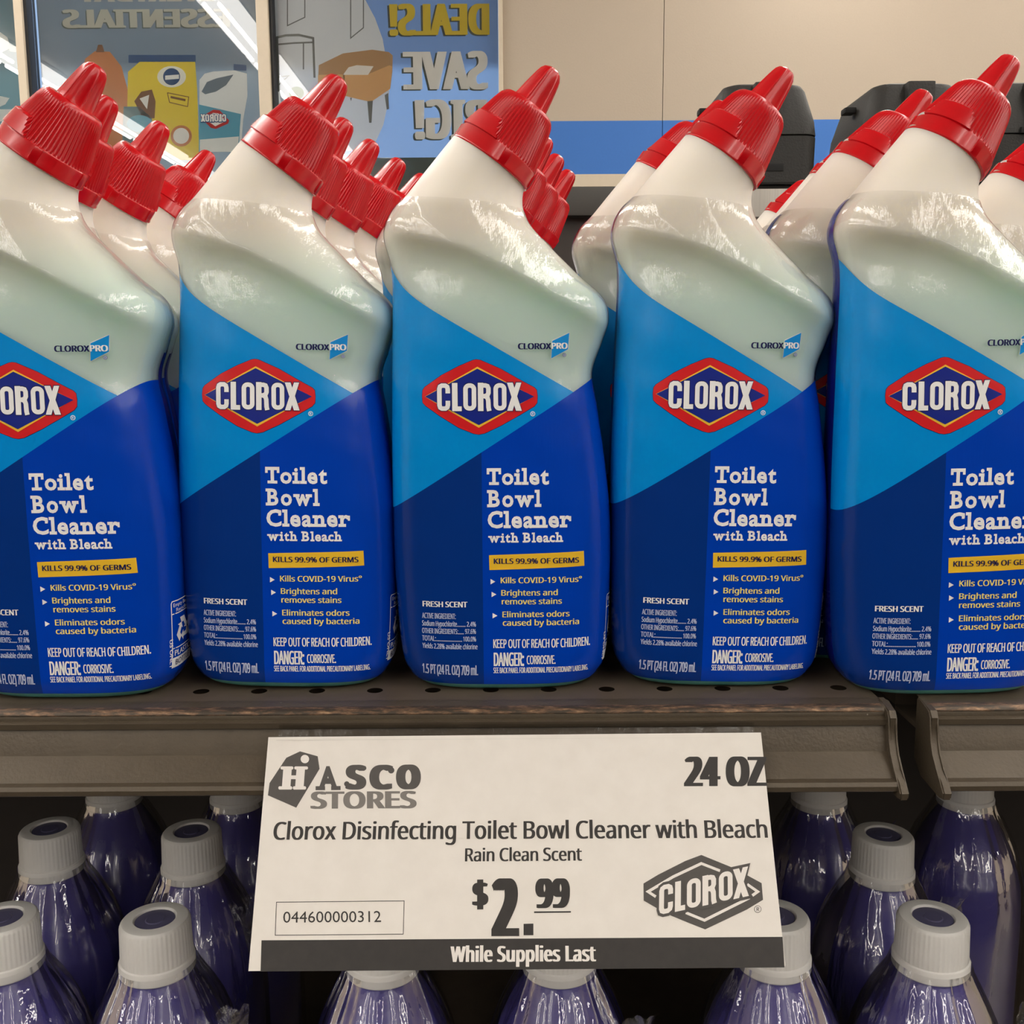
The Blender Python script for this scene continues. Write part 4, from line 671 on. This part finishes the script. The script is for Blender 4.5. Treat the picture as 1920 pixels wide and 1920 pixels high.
# ------------------------------------------------------------ toilet cleaner bottle
SECS = [  # left point, right point, half depth, squareness (all millimetres, upright to tilted)
    ((-30.5, 0.0), (33.0, 0.0), 17.5, 2.8), ((-35.0, 1.2), (37.6, 1.2), 21.0, 3.1), ((-39.4, 5.5), (42.0, 5.5), 22.9, 3.3), ((-42.8, 15.5), (45.2, 15.0), 23.7, 3.5), ((-45.0, 48.8), (46.7, 48.3), 24.3, 3.6),
    ((-45.3, 75.0), (46.3, 74.4), 24.5, 3.6), ((-45.2, 98.3), (43.8, 97.8), 24.4, 3.5), ((-44.8, 119.0), (40.7, 118.5), 24.0, 3.4), ((-44.5, 135.0), (38.8, 132.2), 23.6, 3.2),
    ((-44.1, 150.7), (42.8, 144.6), 23.8, 3.0), ((-43.8, 167.4), (45.6, 154.2), 24.2, 2.8), ((-44.6, 177.5), (43.3, 163.1), 23.8, 2.6), ((-47.0, 186.8), (33.0, 172.5), 22.8, 2.5),
    ((-46.4, 193.2), (20.8, 184.5), 21.6, 2.4), ((-43.4, 199.0), (13.4, 192.5), 20.6, 2.3), ((-38.6, 204.0), (10.4, 199.2), 19.6, 2.2), ((-29.9, 214.4), (10.2, 205.0), 18.2, 2.1), ((-17.6, 228.9), (11.6, 209.6), 17.3, 2.0), ((-12.5, 234.5), (14.5, 215.5), 16.6, 2.0)]
RIDGE = [(-48, 191), (-40, 189.2), (-29, 186.3), (-12, 182), (5.5, 173.4), (23, 163.7), (42.5, 154), (52, 148)]
def ridge(x):
    for (a, b), (c, d) in zip(RIDGE, RIDGE[1:]):
        if x <= c: return b + (d - b) * (x - a) / (c - a)
    return RIDGE[-1][1]
FOLDS = [[(-33, 205), (-30, 194), (-17, 183), (0, 175)], [(-13.5, 204), (-8, 191), (1, 178)], [(10, 172), (26, 160), (40, 153)]]
def seg(x, z, p, q2):
    vx, vz = q2[0] - p[0], q2[1] - p[1]; t = max(0, min(1, ((x - p[0]) * vx + (z - p[1]) * vz) / (vx * vx + vz * vz)))
    return math.hypot(x - p[0] - t * vx, z - p[1] - t * vz)
def cr(p0, p1, p2, p3, t): return .5 * (2 * p1 + (p2 - p0) * t + (2 * p0 - 5 * p1 + 4 * p2 - p3) * t * t + (3 * p1 - p0 - 3 * p2 + p3) * t ** 3)
def bottle_loops(t0, t1, per=6, n=136, grow=0.0, dent=1.0, wob=0.0):
    flat_ = [(l[0], l[1], r[0], r[1], d, e) for l, r, d, e in SECS]; out = []
    steps = int(round((t1 - t0) * per))
    for s_ in range(steps + 1):
        t = t0 + (t1 - t0) * s_ / steps; i = min(int(t), len(flat_) - 2); f = t - i
        q = [flat_[max(0, min(len(flat_) - 1, i + k))] for k in (-1, 0, 1, 2)]
        lx, lz, rx, rz, d, e = [cr(q[0][k], q[1][k], q[2][k], q[3][k], f) for k in range(6)]
        cx, cz = (lx + rx) / 2, (lz + rz) / 2; a = math.hypot(rx - lx, rz - lz) / 2; ux, uz = (rx - lx) / 2 / a, (rz - lz) / 2 / a
        lp = []; fine = []
        for j in range(721):
            th = 2 * math.pi * j / 720; c, s2 = math.cos(th), math.sin(th)
            fine.append((math.copysign(abs(c) ** (2 / e), c), math.copysign(abs(s2) ** (2 / e), s2)))
        acc = [0.0]
        for p, q2 in zip(fine, fine[1:]): acc.append(acc[-1] + math.hypot((q2[0] - p[0]) * a, (q2[1] - p[1]) * d))
        w_ = 0; pts = []
        for j in range(n):
            g = acc[-1] * j / n
            while acc[w_ + 1] < g: w_ += 1
            k = (g - acc[w_]) / max(1e-9, acc[w_ + 1] - acc[w_]); pts.append(tuple(fine[w_][m] + (fine[w_ + 1][m] - fine[w_][m]) * k for m in (0, 1)))
        for pc, ps in pts:
            x = cx + ux * (a + grow) * pc; z = cz + uz * (a + grow) * pc; y = (d + grow) * ps
            dz = ridge(x) - z; w = min(1.0, abs(ps)) ** .6
            side = max(0.0, min(1.0, (x + 47) / 12)) * max(0.0, min(1.0, (50 - x) / 16))
            if dz > 0: g = 1.3 * math.exp(-(dz / 3) ** 2) - 2.9 * dent * side * (dz / 11) * math.exp(1 - dz / 11) * (1 if dz < 90 else 0)
            else: g = 1.3 * math.exp(-(dz / 13) ** 2)
            y += math.copysign(w, ps) * g * (1 if t < 16 else max(0, 17 - t))
            if wob and ps < 0:          # tension folds pulled into the clear film below its top edge
                for fold in FOLDS:
                    dd = min(seg(x, z, p, q2) for p, q2 in zip(fold, fold[1:])); y += math.copysign(w, ps) * .85 * math.exp(-math.sqrt(dd * dd + .5) / 3.5)
            if wob: y += math.copysign(w, ps) * wob * (math.sin(x * .21 + z * .13) * math.sin(z * .17 - x * .09 + 1))
            lp.append(Vector((x, y, z)) * .001)
        out.append(lp)
    return out
def bottle_proto():
    t = thing('toilet_cleaner_bottle', 'b', 'bottle', group='toilet cleaner bottles on the shelf')
    bm = bmesh.new(); rings(bm, bottle_loops(0, 18, 6)); obj('body', bm, 'hdpe', t, True, 60)
    bm = bmesh.new(); rings(bm, bottle_loops(1.55, 14.9, 12, n=200, grow=.35, dent=.62, wob=.12), False, False)
    sl = obj('shrink_sleeve', bm, 'sleeve', t, True, 80)
    # cap, built along its own axis and laid on the slanted neck
    A = Matrix.Translation((-.0030, 0, .2180)) @ Matrix.Rotation(R(35.6), 4, 'Y')
    NR = 66
    def tab(a):        # distance in angle from the nearer smooth lock panel
        d = min(abs((a - R(c) + math.pi) % (2 * math.pi) - math.pi) for c in (232, 52)); return d
    bm = bmesh.new(); loops = []; n = 528
    prof = [(16.9, -.6), (18.0, -.6), (18.35, -.2), (18.35, .4), (18.1, .9), (18.0, 5.6), (17.75, 6.2), (17.3, 6.5)]
    def body_r(z): return 17.3 - (z - 6.5) * (17.3 - 12.3) / (26.2 - 6.5)
    prof += [(body_r(z), z) for z in (7.2, 8, 10, 12, 13.5, 14.5, 16, 19, 22, 24.6, 25.4)] + [(11.9, 26.4), (11.2, 27.1), (10.2, 27.4), (7.3, 27.5)]
    for r, z in prof:
        lp = []
        for i in range(n):
            a = 2 * math.pi * i / n; rr = r; d = tab(a); lim = R(34) - R(12) * max(0, min(1, (z - 6.5) / 8))
            if 6.4 < z < 14.2 and d < lim: rr = max(r, 18.45 - (z - 6.5) * .20)
            elif 6.9 < z < 25.2: rr = r + .30 * math.cos(a * NR) * (.5 if z > 24 else 1)
            elif z < 6.3 and .5 < z and d > R(50) and d < R(60): rr = r + .5
            lp.append(A @ (Vector((rr * math.cos(a), rr * math.sin(a), z)) * .001))
        loops.append(lp)
    rings(bm, loops); cap = obj('cap', bm, 'cap', t, True, 28)
    bm = bmesh.new(); loops = []; n = 96
    for r, z in [(7.5, 27.3), (7.3, 27.9), (6.9, 30), (6.3, 34), (5.6, 38), (5.1, 40.5), (4.6, 42.4), (3.7, 43.9), (2.4, 44.8), (1.0, 45.1)]:
        lp = []
        for i in range(n):
            a = 2 * math.pi * i / n; u = (a * 3 / math.pi) % 1.0; u = min(u, 1 - u) * 2       # six shallow flutes
            rr = r * (1 + .07 * max(0, 1 - u / .16)) ; lp.append(A @ (Vector((rr * math.cos(a + .3), rr * math.sin(a + .3), z)) * .001))
        loops.append(lp)
    rings(bm, loops); obj('spout_tip', bm, 'cap', cap, True, 24)
    # ink on the sleeve
    bmm = bmesh.new(); rings(bmm, bottle_loops(1.55, 14.9, 12, n=200, grow=.35, dent=.62, wob=.12), False, False); bmm.normal_update(); tree = BVHTree.FromBMesh(bmm); bmm.free()
    def onto(ang):
        d = Vector((-math.sin(ang), math.cos(ang), 0)); side = Vector((math.cos(ang), math.sin(ang), 0))
        def f(u, v, h):
            o = side * u + Vector((0, 0, v)) - d * .2; hit = tree.ray_cast(o, d)
            if hit[0] is None: q = tree.find_nearest(o + d * .18); return q[0] + q[1] * h
            nn = hit[1] if hit[1].dot(d) < 0 else -hit[1]
            return hit[0] + nn * h
        return f
    if LAY.get('front'):
        print_mesh('brand_emblem', [i for i in LAY['front'] if i[0] == 'E'] and [tuple(i[1]) for i in LAY['front'] if i[0] == 'E'], onto(0), sl, maxlen=.0025)
        print_mesh('lettering', [i for i in LAY['front'] if i[0] != 'E'], onto(0), sl, maxlen=.0025)
        print_mesh('recycling_mark', LAY['side'], onto(R(52)), sl, maxlen=.004)
    return t
BOT = [  # x, y, turn in degrees, label
    (-.1865, -.011, 0, 'front row toilet cleaner bottle cut off by the left photo edge'),
    (-.0975, .000, 0, 'front row toilet cleaner bottle above the store logo end of the price sign'),
    (-.0050, -.002, 0, 'middle toilet cleaner bottle of the front row, above the price sign centre'),
    (.0865, .000, 0, 'front row toilet cleaner bottle above the 24 OZ corner of the sign'),
    (.1800, -.013, 0, 'front row toilet cleaner bottle standing across the gap between shelves'),
    (-.2010, .0397, 0, 'toilet cleaner bottle directly behind the front bottle cut off at left'),
    (-.1945, .0910, -3, 'third toilet cleaner bottle back in the leftmost file'),
    (-.1900, .1530, 25, 'toilet cleaner bottle with upright turned spout, fourth in the leftmost file'),
    (-.2900, .095, 0, 'toilet cleaner bottle showing only its red tip at the left photo edge'),
    (-.1025, .085, 0, 'second toilet cleaner bottle back behind the sign logo end bottle'),
    (-.0960, .1365, -4, 'third toilet cleaner bottle back in the second file from left'),
    (-.0870, .1880, -4, 'fourth toilet cleaner bottle back in the second file from left'),
    (-.0775, .2395, -4, 'rearmost toilet cleaner bottle of the second file, only its tip showing'),
    (-.0160, .056, 0, 'toilet cleaner bottle hard behind the middle front bottle, left shoulder showing'),
    (-.0025, .128, 0, 'third toilet cleaner bottle back in the middle file, red sliver of cap showing'),
    (.0060, .178, 0, 'fourth toilet cleaner bottle back in the middle file'),
    (.0155, .228, 0, 'rearmost toilet cleaner bottle of the middle file, cap against the pegboard'),
    (.0765, .056, 0, 'toilet cleaner bottle behind the one under which the sign reads 24 OZ'),
    (.1625, .0375, 2, 'second toilet cleaner bottle of the rightmost file, spout before a canister'),
    (.1670, .088, 0, 'third toilet cleaner bottle of the rightmost file, red cap edge showing'),
    (.1760, .216, 0, 'rear toilet cleaner bottle low between the two right files'),
    (.2580, .090, 0, 'toilet cleaner bottle behind the gap bottle, cut off by the right photo edge')]
b0 = bottle_proto()
for i, (x, y, a, lb) in enumerate(BOT):
    b = b0 if i == 0 else copy_tree(b0)
    b.location = (x, y, .0002); b.rotation_euler = (R(-1.5) if i == 1 else 0, R({1: 1.0, 3: .9, 4: -.9}.get(i, 0)), R(a)); b['label'] = lb

# ------------------------------------------------------------ price sign, hung from the channel and leaning out at its foot
SG = [Vector(p) for p in LAY.get('sign_corners', [(-.0975, -.0535, -.0085), (.0973, -.0535, -.0078), (-.0955, -.098, -.080), (.0983, -.098, -.0793)])]
SU = ((SG[1] - SG[0]) + (SG[3] - SG[2])) * .5; SWID = SU.length; SU = SU / SWID
SV = (SG[0] - SG[2] + SG[1] - SG[3]) * .5; SV = (SV - SU * SV.dot(SU)); SHEI = SV.length; SV = SV / SHEI; SN = SU.cross(SV)
SO = sum(SG, Vector()) / 4 - SU * SWID / 2 - SV * SHEI / 2
if SN.y > 0: SN = -SN
def sgn(u, v, h): return SO + SU * u + SV * v + SN * h
sign = thing('price_sign', 'white paper price sign reading $2.99, taped to the shelf edge', 'sign', SO)
bm = bmesh.new(); vs = []
for h in (0, -.0002):
    vs.append([bm.verts.new(sgn(u, v, h) - SO) for u, v in ((0, 0), (SWID, 0), (SWID, SHEI), (0, SHEI))])
bm.faces.new(vs[0]); bm.faces.new(list(reversed(vs[1])))
for i in range(4): bm.faces.new((vs[0][i], vs[1][i], vs[1][(i + 1) % 4], vs[0][(i + 1) % 4]))
bmesh.ops.recalc_face_normals(bm, faces=bm.faces)
obj('sheet', bm, 'paper', sign, False)
if LAY.get('sign'): print_mesh('printing', LAY['sign'], lambda u, v, h: sgn(u, v, h) - SO, sign, gap=.00008)
bm = bmesh.new()
pr = [sgn(0, SHEI - .0012, .0004), Vector((0, -.0515, -.0125)), Vector((0, -.0492, -.0070)), Vector((0, -.0490, -.0052))]
x0, x1 = SO.x + .003, SO.x + SWID - .002
lo = [[Vector((x, p.y, p.z)) - SO for x in (x0, x1)] for p in pr]
vv = [[bm.verts.new(p) for p in q] for q in lo]
for a, b in zip(vv, vv[1:]): bm.faces.new((a[0], a[1], b[1], b[0]))
obj('tape_strip', bm, 'tape', sign, False)

# ------------------------------------------------------------ violet bottles on the lower shelf
def violet():
    t = thing('violet_bottle', 'v', 'bottle', group='violet bottles on the lower shelf')
    H = .252
    pf = [(30, 0), (34.2, 1.5), (35.2, 5), (35.2, 120), (35.4, 150), (35.0, 166), (34.0, 178), (32.6, 184), (31.9, 186.5), (31.0, 188.5), (28.6, 197), (25.0, 206), (21.0, 214), (17.4, 220), (15.2, 224), (14.4, 226), (14.2, 240)]
    bm = bmesh.new(); lathe(bm, [(r * .001, z * .001) for r, z in pf], 64, lambda a, z, j: 1.0, sy=1.0)
    for v in bm.verts:
        k = max(0, min(1, (.222 - v.co.z) / .035)); v.co.y *= 1 + .14 * k
    obj('body', bm, 'purple', t, True, 50)
    bm = bmesh.new(); n = 192; loops = []
    for r, z, rib in [(14.5, 226.2, 0), (17.0, 226.2, 0), (17.4, 226.8, 0), (17.4, 231.5, 0), (17.1, 232.3, 0), (16.4, 232.8, 0), (16.35, 233.4, 1), (15.9, 249.2, 1), (15.6, 250.4, 0), (14.9, 251.2, 0), (13.9, 251.5, 0), (9.9, 251.5, 0), (9.5, 251.2, 0), (9.3, 250.2, 0), (1, 250.2, 0)]:
        loops.append([Vector(((r + (.22 if rib and (i // 2) % 2 else 0)) * math.cos(2 * math.pi * i / n), (r + (.22 if rib and (i // 2) % 2 else 0)) * math.sin(2 * math.pi * i / n), z)) * .001 for i in range(n)])
    rings(bm, loops); c = obj('cap', bm, 'whitecap', t, True, 30)
    bm = bmesh.new(); lathe(bm, [(.0091, .2502), (.0091, .25055), (.0085, .2508), (.0045, .2506), (.004, .2510), (.001, .2510)], 40); obj('cap_inset', bm, 'capinset', c)
    return t
VZ = -.372
VB = [(-.2420, .010, 'violet bottle cut off by the left photo edge, white cap half showing'),
      (-.1690, .008, 'front violet bottle with white cap left of the price sign'),
      (-.0620, .006, 'violet bottle whose shoulder shows beneath the sign, left of centre'),
      (.0210, .006, 'violet bottle whose shoulder shows beneath the sign, right of centre'),
      (.1225, .008, 'violet bottle with white cap half hidden by the right edge of the sign'),
      (.1960, .006, 'front violet bottle with white cap nearest the lower right corner'),
      (-.2610, .103, 'violet bottle in the second row, nearest the left photo edge'),
      (-.1800, .099, 'violet bottle in the second row, close left of the price sign'),
      (.2030, .090, 'violet bottle in the second row, below the shelf gap'),
      (-.2600, .192, 'violet bottle in the third row with cap cut by the shelf, far left'),
      (-.1790, .189, 'violet bottle in the third row with cap cut by the shelf, near the sign'),
      (.1960, .183, 'violet bottle in the third row with cap cut by the shelf, right of the sign'),
      (.2900, .183, 'violet bottle in the third row below the right hand shelf')]
v0 = violet()
for i, (x, y, lb) in enumerate(VB):
    b = v0 if i == 0 else copy_tree(v0); b.location = (x, y, VZ + .0002); b['label'] = lb; b.rotation_euler = (0, 0, R(180 * (i % 2)))
# clear film stretched over each pair of bottles
def wrap(pts, label, ear):
    t = thing('shrink_wrap', label, 'plastic film', (0, 0, 0), 0, 'clear film around the violet bottles')
    bm = bmesh.new(); mid = sum(p[0] for p in pts) / len(pts); rnd = random.Random(len(label) + int(abs(pts[0][0]) * 1e4))
    pf = [(.0179, .2308), (.0185, .2262), (.0212, .2205), (.0250, .2128), (.0288, .2040), (.0322, .1935), (.0350, .1810), (.0368, .1680), (.0376, .150), (.0378, .110), (.0378, .02)]
    for x, y in pts:
        ph = [(rnd.randint(5, 9), rnd.uniform(0, 6), .0004), (rnd.randint(11, 17), rnd.uniform(0, 6), .0003), (rnd.randint(23, 31), rnd.uniform(0, 6), .00015)]
        lp = []
        for r, z in pf:
            row = []
            for k in range(160):
                a = 2 * math.pi * k / 160; w = sum(m * (1 + math.sin(f * a + p + z * 14)) for f, p, m in ph) * max(.12, min(1, (z - .12) / .07)) * min(1, (.2312 - z) / .006)
                px, py = x + (r + w) * math.cos(a), y + (r + w) * math.sin(a) * (1.14 if r > .03 else 1 + .14 * max(0, (r - .0185) / .0115))
                if len(pts) > 1: px = max(px, mid) if x > mid else min(px, mid)
                row.append(Vector((px, py, VZ + z)))
            lp.append(row)
        rings(bm, lp, False, False)
    bmesh.ops.remove_doubles(bm, verts=bm.verts, dist=1e-6)
    obj('film', bm, 'wrap', t, True, 180)
    if ear:
        ex, ey, ez, sx = ear; bm = bmesh.new(); rnd = random.Random(int(abs(ex) * 1e4)); g = []
        for i in range(15):
            row = []
            for j in range(9):
                u, v = i / 14, j / 8
                row.append(bm.verts.new((ex + sx * (.002 + .017 * v * (1 - .55 * u)) + rnd.uniform(-.0008, .0008), ey + .003 * math.sin(u * 9 + v * 6) + rnd.uniform(-.0012, .0012), ez - .045 * u + .006 * v + rnd.uniform(-.0008, .0008))))
            g.append(row)
        for i in range(14):
            for j in range(8): bm.faces.new((g[i][j], g[i][j + 1], g[i + 1][j + 1], g[i + 1][j]))
        obj('sealed_edge', bm, 'ear', t, True, 180)
    return t
V = lambda *i: [VB[k][:2] for k in i]
wrap(V(0, 1), 'clear film over the front pair of violet bottles at far left', (-.1415, -.004, VZ + .211, 1))
wrap(V(2, 3), 'clear film over the two violet bottles under the price sign', (.0480, -.006, VZ + .206, 1))
wrap(V(4, 5), 'clear film over the front pair of violet bottles at right', (.2330, -.004, VZ + .211, 1))
wrap(V(6, 7), 'clear film over the second row pair of violet bottles at left', (-.1530, .092, VZ + .214, 1))
wrap(V(8), 'clear film over the single second row violet bottle at right', (.2300, .084, VZ + .214, 1))
wrap(V(9, 10), 'clear film over the third row pair of violet bottles at left', None)
wrap(V(11), 'clear film over the third row violet bottle right of the sign', (.2220, .170, VZ + .216, 1))
wrap(V(12), 'clear film over the third row violet bottle under the right shelf', None)

# ------------------------------------------------------------ outside the window
bm = bmesh.new(); bmesh.ops.create_icosphere(bm, subdivisions=5, radius=1.0)
rnd = random.Random(4)
for v in bm.verts:
    k = 1 + .05 * math.sin(v.co.x * 23 + v.co.z * 17) * math.sin(v.co.y * 19 + 1) + rnd.uniform(-.02, .02)
    v.co = Vector((v.co.x * 2.0 * k, v.co.y * .5 * k, v.co.z * 1.4 * k))
o = obj('hedge', bm, 'leaf'); o.location = (-1.0, 6.6, FZ + 1.38); tag(o, 'dark green hedge outside, below the blue poster', 'hedge')
